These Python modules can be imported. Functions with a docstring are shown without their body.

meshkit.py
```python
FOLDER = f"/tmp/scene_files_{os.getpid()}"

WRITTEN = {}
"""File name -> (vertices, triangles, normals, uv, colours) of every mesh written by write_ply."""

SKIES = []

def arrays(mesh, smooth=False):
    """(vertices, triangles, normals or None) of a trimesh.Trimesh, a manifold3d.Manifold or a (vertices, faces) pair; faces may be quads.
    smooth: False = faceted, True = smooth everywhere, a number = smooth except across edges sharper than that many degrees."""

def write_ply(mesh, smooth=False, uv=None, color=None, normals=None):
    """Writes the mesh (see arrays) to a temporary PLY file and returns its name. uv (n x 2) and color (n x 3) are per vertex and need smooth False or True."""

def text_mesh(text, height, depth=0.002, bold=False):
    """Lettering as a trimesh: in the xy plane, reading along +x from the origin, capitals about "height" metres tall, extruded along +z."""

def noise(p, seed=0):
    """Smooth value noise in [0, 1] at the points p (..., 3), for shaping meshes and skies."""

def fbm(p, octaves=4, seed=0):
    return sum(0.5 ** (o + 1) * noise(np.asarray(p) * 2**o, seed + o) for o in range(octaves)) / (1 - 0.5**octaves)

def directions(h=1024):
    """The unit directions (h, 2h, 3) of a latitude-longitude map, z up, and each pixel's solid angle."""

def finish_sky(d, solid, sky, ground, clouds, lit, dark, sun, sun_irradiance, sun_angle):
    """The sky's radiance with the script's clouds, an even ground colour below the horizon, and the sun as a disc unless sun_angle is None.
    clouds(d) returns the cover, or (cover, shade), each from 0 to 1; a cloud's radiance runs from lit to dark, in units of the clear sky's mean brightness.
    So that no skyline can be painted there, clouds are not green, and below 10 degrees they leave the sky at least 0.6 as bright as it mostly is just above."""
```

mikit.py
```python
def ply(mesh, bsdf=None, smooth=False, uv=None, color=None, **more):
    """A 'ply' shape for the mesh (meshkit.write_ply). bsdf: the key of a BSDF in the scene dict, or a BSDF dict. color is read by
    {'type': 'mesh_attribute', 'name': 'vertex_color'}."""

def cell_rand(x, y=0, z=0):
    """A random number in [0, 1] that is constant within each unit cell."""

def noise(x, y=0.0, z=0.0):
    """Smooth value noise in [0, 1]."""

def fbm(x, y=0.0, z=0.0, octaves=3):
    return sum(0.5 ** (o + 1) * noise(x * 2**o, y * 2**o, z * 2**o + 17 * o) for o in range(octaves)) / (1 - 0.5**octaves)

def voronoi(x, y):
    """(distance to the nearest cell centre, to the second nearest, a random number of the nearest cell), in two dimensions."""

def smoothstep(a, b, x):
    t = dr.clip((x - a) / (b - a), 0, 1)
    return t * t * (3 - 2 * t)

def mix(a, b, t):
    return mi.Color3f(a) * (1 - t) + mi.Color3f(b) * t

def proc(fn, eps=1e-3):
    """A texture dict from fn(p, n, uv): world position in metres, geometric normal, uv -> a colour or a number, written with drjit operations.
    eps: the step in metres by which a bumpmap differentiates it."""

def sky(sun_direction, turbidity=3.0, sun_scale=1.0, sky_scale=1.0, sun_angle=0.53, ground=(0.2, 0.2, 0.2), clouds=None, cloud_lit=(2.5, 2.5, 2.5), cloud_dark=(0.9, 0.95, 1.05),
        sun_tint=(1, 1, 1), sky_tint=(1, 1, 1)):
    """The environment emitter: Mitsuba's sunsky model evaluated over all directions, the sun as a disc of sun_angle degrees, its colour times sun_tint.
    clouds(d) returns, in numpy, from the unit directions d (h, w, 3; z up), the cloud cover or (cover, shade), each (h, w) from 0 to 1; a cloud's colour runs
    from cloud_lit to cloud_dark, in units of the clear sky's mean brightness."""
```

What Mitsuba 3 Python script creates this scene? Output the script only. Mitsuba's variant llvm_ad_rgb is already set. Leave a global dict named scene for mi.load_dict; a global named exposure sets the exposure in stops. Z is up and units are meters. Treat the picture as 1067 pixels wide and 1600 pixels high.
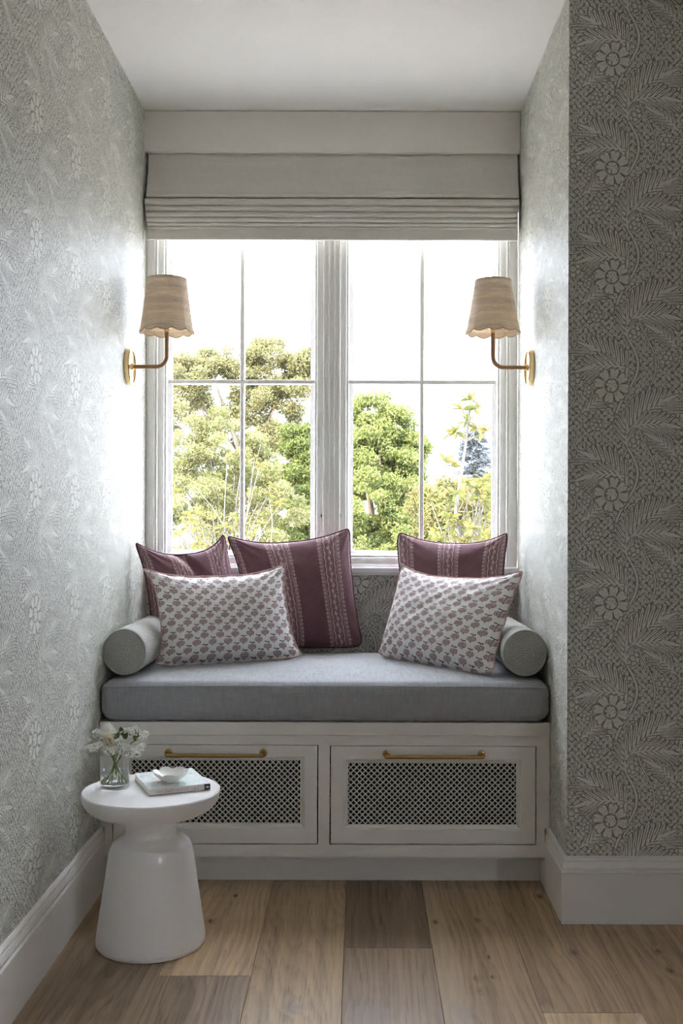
import math, random
import numpy as np
import drjit as dr
import mitsuba as mi
import trimesh
import manifold3d as m3
from shapely.geometry import Polygon, Point, box as sbox
from shapely.ops import unary_union
import mikit, meshkit
from mikit import proc, noise, fbm, cell_rand, smoothstep, mix, voronoi

rng = np.random.default_rng(7)
scene = {'type': 'scene'}
labels = {}
T = mi.ScalarTransform4f

# ------------------------------------------------------------------ camera, sky, exposure
F, CX, CY, CAMZ, ROLL = 1650.0, 562.24, 803.2, 1.2473, 0.0032      # focal length and principal point in pixels of the 1067 x 1600 frame
scene['camera'] = {
    'type': 'perspective', 'fov_axis': 'x', 'fov': math.degrees(2 * math.atan(533.5 / F)),
    'principal_point_offset_x': (533.5 - CX) / 1067.0, 'principal_point_offset_y': (800.0 - CY) / 1600.0,
    'near_clip': 0.05, 'far_clip': 500.0,
    'to_world': T().look_at(origin=[0, 0, CAMZ], target=[0, 1, CAMZ], up=[-ROLL, 0, 1]),
}


def cloud_cover(d):
    """a thin white overcast, brighter overhead than at the horizon as overcast skies are"""
    n = meshkit.fbm(d * [3.0, 3.0, 6.0], 4, 5)
    return np.clip(0.93 + 0.14 * (n - 0.5), 0, 1), np.clip(0.95 - 1.0 * np.clip(d[..., 2], 0, 1) + 0.25 * (n - 0.5), 0, 1)


scene['sky'] = mikit.sky([-0.55, -0.62, 0.72], turbidity=3.5, sun_scale=0.22, sky_scale=1.0, sun_angle=2.0, ground=(0.3, 0.29, 0.275),
                         clouds=cloud_cover, cloud_lit=(2.68, 2.86, 3.24), cloud_dark=(1.33, 1.42, 1.58))
exposure = 6.07

# ------------------------------------------------------------------ room measures (metres; x right, y away from the camera, z up)
XL, XR = -0.8636, 0.6364          # alcove side walls
DW, DB, DC, DT = 4.266, 3.513, 3.235, 3.598   # window wall, bench front, corner of the right wall, toe kick
H = 2.857
XS, YB = 2.3, -2.2                # far right wall, wall behind the camera


def at(px, py, d):
    """the point at depth d that the photograph shows at pixel (px, py)"""
    dx, dy = px - 533.5, py - 800.0
    c, s = math.cos(ROLL), math.sin(ROLL)
    x, y = 533.5 + c * dx + s * dy, 800.0 - s * dx + c * dy
    return np.array([(x - CX) / F * d, d, CAMZ - (y - CY) / F * d])


def ax(px, d): return (px - CX) / F * d


def az(py, d, px=533.5): return at(px, py, d)[2]


# ------------------------------------------------------------------ mesh helpers
def cat(*ms):
    ms = [trimesh.Trimesh(*m, process=False) if isinstance(m, tuple) else m for m in ms]
    return trimesh.util.concatenate(ms)


def bx(x0, x1, y0, y1, z0, z1, c=0.0):
    lo, hi = np.minimum([x0, y0, z0], [x1, y1, z1]), np.maximum([x0, y0, z0], [x1, y1, z1])
    if c <= 0:
        m = trimesh.creation.box(extents=hi - lo)
        m.apply_translation((lo + hi) / 2)
        return m
    pts = []
    for i in (0, 1):
        for j in (0, 1):
            for k in (0, 1):
                p = np.where([i, j, k], hi, lo)
                q = np.where([i, j, k], hi - c, lo + c)
                for a in range(3):
                    r = q.copy(); r[a] = p[a]; pts.append(r)
    return trimesh.convex.convex_hull(np.array(pts))


def prism(poly, axis, a, b):
    """polygon extruded along an axis: 'x' -> poly in (y, z); 'y' -> poly in (x, z); 'z' -> poly in (x, y)"""
    if not isinstance(poly, Polygon) and not hasattr(poly, 'geoms'):
        poly = Polygon(poly)
    geoms = getattr(poly, 'geoms', [poly])
    out = []
    for g in geoms:
        m = trimesh.creation.extrude_polygon(g, b - a, engine='earcut')
        v = m.vertices.copy()
        if axis == 'x':
            v = np.stack([v[:, 2] + a, v[:, 0], v[:, 1]], 1)
        elif axis == 'y':
            v = np.stack([v[:, 0], v[:, 2] + a, v[:, 1]], 1)
        else:
            v = np.stack([v[:, 0], v[:, 1], v[:, 2] + a], 1)
        m = trimesh.Trimesh(v, m.faces, process=False)
        if m.volume < 0: m.invert()
        out.append(m)
    return cat(*out)


def lathe(profile, n=96, centre=(0, 0, 0)):
    m = trimesh.creation.revolve(np.array(profile, float), sections=n)
    if m.volume < 0: m.invert()
    m.apply_translation(centre)
    return m


def tube(path, r, sides=8, closed=False, caps=True):
    p = np.asarray(path, float)
    n = len(p)
    r = np.broadcast_to(r, (n,))
    t = (np.roll(p, -1, 0) - np.roll(p, 1, 0)) if closed else np.gradient(p, axis=0)
    t /= np.linalg.norm(t, axis=1, keepdims=True) + 1e-12
    a = np.zeros_like(p)
    ref = np.array([0, 0, 1.0]) if abs(t[0, 2]) < 0.9 else np.array([1.0, 0, 0])
    u = np.cross(t[0], ref); u /= np.linalg.norm(u)
    for i in range(n):
        u = u - t[i] * (u @ t[i]); u /= np.linalg.norm(u) + 1e-12
        a[i] = u
    b = np.cross(t, a)
    ang = np.arange(sides) * 2 * np.pi / sides
    v = (p[:, None] + r[:, None, None] * (np.cos(ang)[None, :, None] * a[:, None] + np.sin(ang)[None, :, None] * b[:, None])).reshape(-1, 3)
    f = []
    for i in range(n if closed else n - 1):
        i2 = (i + 1) % n
        for j in range(sides):
            j2 = (j + 1) % sides
            f += [[i * sides + j, i * sides + j2, i2 * sides + j2], [i * sides + j, i2 * sides + j2, i2 * sides + j]]
    if caps and not closed:
        v = np.vstack([v, p[:1], p[-1:]])
        for j in range(sides):
            f += [[n * sides, (j + 1) % sides, j], [n * sides + 1, (n - 1) * sides + j, (n - 1) * sides + (j + 1) % sides]]
    return trimesh.Trimesh(v, f, process=False)


def frame_sweep(x0, x1, z0, z1, prof):
    """closed profile [(inset, y)] swept round a rectangle in the x-z plane with mitred corners"""
    corners = [(x0, z0, 1, 1), (x1, z0, -1, 1), (x1, z1, -1, -1), (x0, z1, 1, -1)]
    v = [[cx + sx * i, y, cz + sz * i] for cx, cz, sx, sz in corners for i, y in prof]
    n, f = len(prof), []
    for c in range(4):
        for k in range(n):
            a, b = c * n + k, c * n + (k + 1) % n
            d, e = ((c + 1) % 4) * n + k, ((c + 1) % 4) * n + (k + 1) % n
            f += [[a, d, e], [a, e, b]]
    m = trimesh.Trimesh(v, f, process=False)
    if m.volume < 0: m.invert()
    return m


def rbox(sx, sy, sz, r, n=(40, 24, 10)):
    """rounded box centred on the origin, with an even grid of vertices"""
    h = np.array([sx, sy, sz]) / 2
    vs, fs, off = [], [], 0
    for a in range(3):
        b, c = (a + 1) % 3, (a + 2) % 3
        for s in (-1, 1):
            def ticks(axis):
                k = n[axis]
                e = np.linspace(0, 1, 6)
                return np.concatenate([-h[axis] + r * e, np.linspace(-h[axis] + r, h[axis] - r, k)[1:-1], h[axis] - r + r * e])
            B, C = np.meshgrid(ticks(b), ticks(c), indexing='ij')
            P = np.zeros(B.shape + (3,)); P[..., a] = s * h[a]; P[..., b] = B; P[..., c] = C
            nb, nc = B.shape
            i, j = np.meshgrid(np.arange(nb - 1), np.arange(nc - 1), indexing='ij')
            q = np.stack([i * nc + j, (i + 1) * nc + j, (i + 1) * nc + j + 1, i * nc + j + 1], -1).reshape(-1, 4)
            if s < 0: q = q[:, ::-1]
            vs.append(P.reshape(-1, 3)); fs.append(q + off); off += nb * nc
    v, q = np.vstack(vs), np.vstack(fs)
    core = np.clip(v, -(h - r), h - r)
    d = v - core
    l = np.linalg.norm(d, axis=1, keepdims=True)
    v = core + d / np.maximum(l, 1e-9) * np.where(l > 1e-9, r, 0)
    m = trimesh.Trimesh(v, np.vstack([q[:, [0, 1, 2]], q[:, [0, 2, 3]]]), process=False)
    m.merge_vertices(merge_norm=True, merge_tex=True, digits_vertex=6)
    return m


# ------------------------------------------------------------------ scene helpers
used = {}


def numbered(name):
    n = used.get(name, 0)
    used[name] = n + 1
    return name if n == 0 else f'{name}_{n:03d}'


def part(parent, name, mesh, bsdf, smooth=False, uv=None, label=None, color=None):
    key = numbered(parent + '__' + name)
    scene[key] = mikit.ply(mesh, bsdf, smooth, uv=uv, color=color)
    if label: labels[key] = {'label': label}
    return key


def thing(name, label, category, group=None):
    key = numbered(name)
    labels[key] = {'label': label, 'category': category}
    if group: labels[key]['group'] = group
    return key


def struct(name, mesh, bsdf, label, smooth=False, uv=None):
    key = numbered(name)
    if mesh is not None:
        scene[key] = mikit.ply(mesh, bsdf, smooth, uv=uv)
    labels[key] = {'label': label, 'kind': 'structure'}
    return key


def rgb(*c): return {'type': 'rgb', 'value': list(c if len(c) > 1 else c * 3)}


def mat(name, base, rough=0.5, two=True, **kw):
    d = {'type': 'principled', 'base_color': base if isinstance(base, dict) else rgb(*base), 'roughness': rough, **kw}
    scene[name] = {'type': 'twosided', 'bsdf': d} if two else d
    return name


# ------------------------------------------------------------------ materials
PX = 510.0            # pattern units per metre on the wallpaper
TW, TH = 200.0, 170.0  # repeat of the wallpaper in those units


def wrap(x, p): return x - p * dr.round(x / p)


def rot(x, y, a):
    c, s = math.cos(a), math.sin(a)
    return c * x + s * y, -s * x + c * y


def frond(dx, dy, a0, curl, n, L, gap, seed):
    """a curved rib with n pairs of long pointed blades: (signed distance, vein) in pattern units"""
    c, s_ = math.cos(a0), math.sin(a0)
    x, y = c * dx + s_ * dy, -s_ * dx + c * dy
    y = y - curl * x * x
    side = dr.select(y > 0, 1.0, -1.0)
    ay = dr.abs(y)
    ca, sa = math.cos(0.62), math.sin(0.62)
    q = x - ay * ca / sa + 0.006 * ay * ay + 0.5 * gap * (side > 0)
    i = dr.clip(dr.floor(q / gap), 0, n - 1)
    lat = (q - (i + 0.5) * gap) * sa
    t0 = ay / sa
    Lk = L * (0.62 + 0.5 * dr.sin(math.pi * (i + 1.2) / (n + 1.6))) * (0.86 + 0.28 * cell_rand(i, seed, side + 3)) * (1 - 0.5 * dr.square(i / n))
    t = t0 / Lk
    w = (gap * sa * 0.5 - 0.55) * dr.sqrt(dr.maximum(dr.sin(math.pi * dr.clip(t * 0.86 + 0.14, 0, 1)), 0.0))
    sd = dr.maximum(dr.abs(lat) - w, (t - 1) * Lk)
    sd = dr.select((q < 0) | (q > n * gap), 9.0, sd)
    xe = (x - n * gap - 4) / 17
    sd = dr.minimum(sd, ay - 3.4 * (1 - xe * xe))
    rib = dr.maximum(ay - 1.5 * (1 - x / (n * gap + 6)), dr.maximum(-x - 4, x - n * gap - 4))
    vein = (dr.abs(lat) < 0.45) & (t > 0.28) & (t < 0.84) & (rib > 0.6)
    return dr.minimum(sd, rib), vein


def blossom(dx, dy, R, n, rc, seed=0.0):
    r = dr.sqrt(dx * dx + dy * dy) + 1e-3
    th = dr.atan2(dy, dx) + seed
    a = th * n / (2 * math.pi)
    fr = dr.abs(a - dr.round(a)) * 2          # 0 mid petal, 1 between petals
    edge = R * (1 - 0.2 * fr ** 4 - 0.13 * dr.square(dr.maximum(0.0, 1 - fr * 3.0)) + 0.03 * dr.sin(a * 25))
    sd = r - edge
    gap = (fr > 0.97 - 0.3 * dr.square(r / R)) & (r > R * 0.5)
    ring = (dr.abs(r - rc * 1.12) < 0.085 * rc + 0.35)
    ray = (dr.abs(dr.sin(a * math.pi * 5)) < 0.55 * (1.02 - r / R)) & (r > rc * 1.3) & (r < R * 0.86)
    k = 5.0 / rc
    dots = (noise(dx * k + 40 + seed * 9, dy * k + 40) > 0.66) & (r < rc)
    return sd, gap | ring | ray | dots


def wallpaper(p, n, uv):
    a = dr.select(dr.abs(n.x) > 0.5, p.y * 1.0 + 0.31, p.x)
    x = (a - 0.770) * PX
    y = (p.z - 1.643) * PX
    val = mi.Float(0.0)
    # undergrowth of small leaves
    for k, (cs, ox, oy, sd0) in enumerate([((10.0, 10.625), 0.0, 0.0, 3), ((10.0, 10.625), 5.0, 5.3, 11)]):
        gx, gy = (x + ox) / cs[0], (y + oy) / cs[1]
        ix, iy = dr.floor(gx), dr.floor(gy)
        px, py = ix - 20 * dr.floor(ix / 20), iy - 16 * dr.floor(iy / 16)
        th = cell_rand(px, py, sd0) * 6.2832
        lx = (gx - ix - 0.5) * cs[0] + 1.6 * (cell_rand(px, py, sd0 + 1) - 0.5)
        ly = (gy - iy - 0.5) * cs[1] + 1.6 * (cell_rand(px, py, sd0 + 2) - 0.5)
        c, s = dr.cos(th), dr.sin(th)
        u, v = c * lx + s * ly, -s * lx + c * ly
        w = 2.7 * (1 - dr.square(u / 5.4)) * (1 + 0.12 * u / 5.4)
        sd = dr.maximum(dr.abs(v) - w, dr.abs(u) - 5.4)
        vein = (dr.abs(v) < 0.4) & (u < 2.2)
        val = dr.select(sd < 0, dr.select(vein, 0.0, 1.0), dr.select(sd < 0.85, 0.0, val))
    # thin twining stems
    for amp, ph, per, ox in ((14.0, 0.4, 170.0, 55.0), (10.0, 2.6, 85.0, -66.0), (16.0, 4.0, 170.0, 20.0)):
        sx = wrap(x - ox - amp * dr.sin(y * 2 * math.pi / per + ph), TW)
        val = dr.select(dr.abs(sx) < 1.0, 1.0, dr.select(dr.abs(sx) < 2.1, 0.0, val))
    # main stem
    sx = wrap(x - 24 - 17 * dr.sin((y + 10) * 2 * math.pi / TH), TW)
    val = dr.select(dr.abs(sx) < 1.8, 1.0, dr.select(dr.abs(sx) < 3.2, 0.0, val))

    def lay(sd, dark, out, val):
        return dr.select(sd < 0, dr.select(dark, 0.0, 1.0), dr.select(sd < out, 0.0, val))

    def rel(cx, cy): return wrap(x - cx, TW), wrap(y - cy, TH)
    # small blossoms
    for cx, cy, R, ph in ((34, 84, 11, 0.3), (72, 80, 11.5, 0.9), (84, 44, 11, 0.1), (-61, 12, 12, 0.5), (-24, -61, 9.5, 1.2), (-36, -10, 8.5, 0.7), (-92, -38, 12, 0.2), (-88, 40, 9, 0.8)):
        dx, dy = rel(cx, cy)
        val = lay(*blossom(dx, dy, R, 6, R * 0.4, ph), 1.3, val)
    # great sprays of feathered leaves
    for (cx, cy), a0, curl, n_, L, gap, sd_ in (((24, -92), 1.75, -0.004, 5, 34, 8.4, 27), ((-44, -40), 0.55, 0.004, 5, 26, 8.0, 28), ((100, 62), 2.3, 0.004, 5, 28, 8.0, 29),
                                            ((25, -72), 1.0, -0.0042, 8, 56, 9.2, 21), ((34, -64), 0.28, -0.0045, 6, 38, 8.8, 22),
                                            ((26, 10), 2.14, 0.0042, 8, 56, 9.2, 24), ((17, 29), 2.92, 0.0048, 6, 38, 8.8, 25)):
        dx, dy = rel(cx, cy)
        sd, vein = frond(dx, dy, a0, curl, n_, L, gap, sd_)
        val = lay(sd, vein, 1.25, val)
    dx, dy = rel(0, 0)
    val = lay(*blossom(dx, dy, 27.0, 8, 9.3, 0.2), 1.8, val)
    return val


WP = proc(wallpaper)
scene['wallpaper'] = {'type': 'twosided', 'bsdf': {'type': 'blendbsdf', 'weight': WP,
    'bsdf_0': {'type': 'principled', 'base_color': rgb(0.195, 0.196, 0.168), 'roughness': 0.6, 'specular': 0.36},
    'bsdf_1': {'type': 'principled', 'base_color': rgb(0.635, 0.638, 0.575), 'roughness': 0.54, 'specular': 0.38}}}

mat('paint_trim', (0.66, 0.644, 0.613), 0.33)
mat('paint_window', (0.86, 0.86, 0.85), 0.5)
mat('paint_cabinet', (0.7, 0.68, 0.643), 0.36)
mat('paint_ceiling', (0.78, 0.772, 0.76), 0.85, specular=0.2)
mat('paint_room', (0.55, 0.548, 0.525), 0.8, specular=0.2)
mat('brass', (0.83, 0.62, 0.32), 0.22, metallic=1.0)
mat('brass_aged', (0.45, 0.305, 0.115), 0.26, metallic=1.0)
mat('drawer_shade', (0.02, 0.019, 0.018), 0.9, specular=0.1)  # near-black colour paints in the shade inside the drawers
mat('black_hole', (0.01, 0.01, 0.01), 0.7)
scene['pane_glass'] = {'type': 'thindielectric', 'int_ior': 1.5}
scene['glass'] = {'type': 'dielectric', 'int_ior': 1.5, 'ext_ior': 1.0}
scene['water_matter'] = {'type': 'dielectric', 'int_ior': 1.33, 'ext_ior': 1.0}


TONES = [(0.46, 0.328, 0.198), (0.205, 0.14, 0.09), (0.315, 0.225, 0.15), (0.345, 0.238, 0.143)]
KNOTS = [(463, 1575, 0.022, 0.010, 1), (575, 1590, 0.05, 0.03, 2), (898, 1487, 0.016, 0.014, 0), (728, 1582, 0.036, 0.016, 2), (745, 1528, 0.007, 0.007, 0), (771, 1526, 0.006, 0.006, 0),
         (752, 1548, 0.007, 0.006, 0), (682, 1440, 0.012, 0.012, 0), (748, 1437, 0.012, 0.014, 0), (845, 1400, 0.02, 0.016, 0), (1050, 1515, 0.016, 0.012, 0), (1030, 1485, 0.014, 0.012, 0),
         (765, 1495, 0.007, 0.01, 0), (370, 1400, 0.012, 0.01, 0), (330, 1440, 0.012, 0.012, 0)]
KN = []
for kx, ky, ra, rb, kind in KNOTS:
    d = CAMZ * F / (ky - CY)
    KN.append((ax(kx, d), d, ra, rb, kind))


def oak(p, n, uv):
    u, v = mi.Float(uv.x), mi.Float(uv.y)
    seed = dr.floor(u / 10)
    u = u - seed * 10
    tone = dr.floor(v / 100)
    v = v - tone * 100
    # knots bend the grain
    bend, knot, blue = mi.Float(0), mi.Float(0), mi.Float(0)
    for kx, ky, ra, rb, kind in KN:
        q = dr.square((p.x - kx) / ra) + dr.square((p.y - ky) / (rb * 2.2))
        g = dr.exp(-q * 0.5)
        bend = bend + g * 0.06
        if kind == 0: knot = knot + dr.exp(-q * 2.6) * (0.55 + 0.9 * noise(p.x * 160, p.y * 70, 3.0))
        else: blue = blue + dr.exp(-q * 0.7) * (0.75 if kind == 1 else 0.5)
    w = fbm(u * 4.5 + seed * 3.1, v * 0.8 + seed, 1.7, 3)
    amp = 5.0 + 15.0 * cell_rand(seed, 5)
    ring = u * (46 - 22 * cell_rand(seed, 5)) + w * amp + v * 1.6 * (cell_rand(seed, 9) - 0.5) + bend * 16 + 0.35 * noise(u * 120, v * 7.0, seed)
    fr = ring - dr.floor(ring)
    line = smoothstep(0.3, 0.9, fr) * (1 - smoothstep(0.92, 1.0, fr)) * (0.4 + 0.8 * noise(u * 7, v * 1.6, seed + 8))
    pore = smoothstep(0.55, 0.85, noise(u * 560, v * 13, seed + 3)) * (0.5 + 0.5 * fr)
    streak = fbm(u * 34 + seed + w * 1.5, v * 0.5 + bend * 3, seed * 2.0, 3)
    base = mi.Color3f(0)
    for k, t in enumerate(TONES):
        base = dr.select(dr.abs(tone - k) < 0.5, mi.Color3f(*t), base)
    col = base * (0.7 + 0.6 * streak) * (1 - 0.19 * line) * (1 - 0.24 * pore)
    col = col * (0.86 + 0.28 * noise(u * 3 + 9, v * 1.1, seed))
    pale = smoothstep(0.735, 0.775, fbm(u * 9 + seed * 7, v * 0.35 + 2, seed, 2)) * 0.35
    col = mix(col, mi.Color3f(0.5, 0.4, 0.29), pale)
    col = mix(col, mi.Color3f(0.085, 0.058, 0.042), dr.clip(knot, 0, 1) * 0.85)
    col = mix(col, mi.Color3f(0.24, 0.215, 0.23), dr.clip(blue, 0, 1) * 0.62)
    return col


scene['oak'] = {'type': 'twosided', 'bsdf': {'type': 'principled', 'base_color': proc(oak), 'roughness': 0.38, 'specular': 0.45}}


def linen(p, n, uv):
    s = noise(p.x * 700, p.y * 60, p.z * 60) * 0.5 + noise(p.x * 45, p.y * 700, p.z * 700) * 0.5
    f = fbm(p.x * 160, p.y * 30, p.z * 30, 2)
    k = 0.74 + 0.34 * s + 0.22 * (f - 0.5)
    return mi.Color3f(0.325, 0.333, 0.345) * k


scene['linen_grey'] = {'type': 'twosided', 'bsdf': {'type': 'principled', 'base_color': proc(linen), 'roughness': 0.85, 'specular': 0.25, 'sheen': 0.5}}


def mauve(p, n, uv):
    u, v = mi.Float(uv.x), mi.Float(uv.y)
    base = mi.Color3f(0.13, 0.066, 0.076) * (0.82 + 0.3 * noise(u * 900, v * 140) + 0.22 * (fbm(u * 25, v * 25, 3.0, 3) - 0.5))
    P = 0.21
    x = (u / P - dr.floor(u / P) - 0.5) * P
    wob = 0.0017 * dr.sin(v * 2 * math.pi / 0.034)
    ink = mi.Float(0)
    for s in (-1, 1):
        ink = dr.maximum(ink, 1 - smoothstep(0.0012, 0.0021, dr.abs(x - s * 0.0205 - wob)))
        # little florets along the outer edge
        fv = v / 0.0165 + (0.5 if s > 0 else 0)
        fy = (fv - dr.floor(fv) - 0.5) * 0.0165
        fx = (x - s * 0.043) * s
        r = dr.sqrt(fx * fx + fy * fy) + 1e-5
        pet = 0.0052 + 0.0028 * dr.cos(5 * dr.atan2(fy, fx))
        ink = dr.maximum(ink, dr.select((r < pet) & (r > 0.0012), 0.85, 0.0))
        sp = (v / 0.0082 - dr.floor(v / 0.0082) - 0.5) * 0.0082
        ink = dr.maximum(ink, dr.select((dr.abs(sp) + dr.abs(x - s * 0.0335) * 0.6 < 0.0028), 0.5, 0.0))
    vine = 0.0048 * dr.sin(v * 2 * math.pi / 0.046)
    ink = dr.maximum(ink, 1 - smoothstep(0.001, 0.0018, dr.abs(x - vine)))
    for s in (-1, 1):
        fv = v / 0.046 + (0.25 if s > 0 else 0.75)
        fy = (fv - dr.floor(fv) - 0.5) * 0.046
        fx = x - s * 0.0025
        r = dr.sqrt(fx * fx + fy * fy) + 1e-5
        pet = 0.0056 + 0.003 * dr.cos(5 * dr.atan2(fy, fx) + s)
        ink = dr.maximum(ink, dr.select((r < pet) & (r > 0.0016), 0.95, 0.0))
    ghost = dr.select((dr.abs(x) < 0.047), 0.2, 0.0) * noise(u * 300, v * 300)
    ink = dr.clip(ink * (0.72 + 0.4 * noise(u * 500, v * 500, 4)) + ghost, 0, 1)
    return mix(base, mi.Color3f(0.47, 0.335, 0.335), ink * 0.92)


scene['mauve_print'] = {'type': 'twosided', 'bsdf': {'type': 'principled', 'base_color': proc(mauve), 'roughness': 0.85, 'specular': 0.2, 'sheen': 1.0, 'sheen_tint': 0.5}}
mat('mauve_piping', (0.06, 0.022, 0.03), 0.8, sheen=0.5)
mat('pink_binding', (0.44, 0.27, 0.25), 0.8)


def floral(p, n, uv):
    u, v = mi.Float(uv.x), mi.Float(uv.y)
    cloth = mi.Color3f(0.7, 0.68, 0.665) * (0.9 + 0.14 * noise(u * 800, v * 120) + 0.08 * noise(u * 120, v * 800))
    A, B = 0.064, 0.052          # staggered rows of small fruits
    val_f, val_d = mi.Float(0), mi.Float(0)
    for k in (0, 1):
        gx, gy = u / A + 0.5 * k, v / B + 0.5 * k
        x = (gx - dr.floor(gx) - 0.5) * A
        y = (gy - dr.floor(gy) - 0.5) * B
        x, y = (x - 0.12 * y) / 1.22, y / 1.22
        # three-lobed rosy fruit
        e = dr.minimum(dr.minimum(dr.square((x + 0.0062) / 0.0075) + dr.square((y + 0.002) / 0.0072), dr.square((x - 0.0062) / 0.0075) + dr.square((y + 0.002) / 0.0072)),
                       dr.square(x / 0.0068) + dr.square((y + 0.0035) / 0.0088))
        inner = (dr.abs(dr.sin((x + 0.0006) * 560)) * dr.abs(dr.sin((y + 0.001) * 620)) > 0.52) & (e < 0.7)
        f = dr.select(e < 1, dr.select(inner, 0.45, 1.0), 0.0)
        val_f = dr.maximum(val_f, f)
        # dark stalk with two leaves
        l1 = dr.square((x - 0.0042 - (y - 0.0095) * 0.5) / 0.0048) + dr.square((y - 0.0102) / 0.0026)
        l2 = dr.square((x + 0.0038 + (y - 0.0105) * 0.7) / 0.0042) + dr.square((y - 0.0118) / 0.0022)
        st = (dr.abs(x - 0.0003) < 0.001) & (y > 0.004) & (y < 0.012)
        tip = (dr.square(x / 0.0018) + dr.square((y + 0.0128) / 0.0016)) < 1
        val_d = dr.maximum(val_d, dr.select((l1 < 1) | (l2 < 1) | st | tip, 1.0, 0.0))
    worn = 0.8 + 0.3 * noise(u * 350, v * 350, 2)
    col = mix(cloth, mi.Color3f(0.2, 0.085, 0.1), dr.clip(val_f * worn, 0, 1) * 0.88)
    return mix(col, mi.Color3f(0.085, 0.05, 0.06), dr.clip(val_d * worn, 0, 1) * 0.9)


scene['floral_print'] = {'type': 'twosided', 'bsdf': {'type': 'principled', 'base_color': proc(floral), 'roughness': 0.85, 'specular': 0.2, 'sheen': 0.6}}


def bolster_weave(p, n, uv):
    u, v = mi.Float(uv.x), mi.Float(uv.y)
    row = dr.floor(v / 0.0056)
    x = u / 0.0078 + 0.5 * (row - 2 * dr.floor(row / 2)) + 0.12 * row
    fx, fy = x - dr.floor(x) - 0.5, v / 0.0056 - row - 0.5
    dot = dr.square(fx / 0.36) + dr.square(fy / 0.32)
    return mix(mi.Color3f(0.2, 0.2, 0.18), mi.Color3f(0.56, 0.555, 0.51), dr.select(dot < 1, 0.9, 0.0)) * (0.85 + 0.3 * noise(u * 900, v * 900))


scene['bolster_weave'] = {'type': 'twosided', 'bsdf': {'type': 'principled', 'base_color': proc(bolster_weave), 'roughness': 0.85, 'specular': 0.2, 'sheen': 0.4}}
mat('bolster_piping', (0.3, 0.3, 0.28), 0.85)


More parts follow.
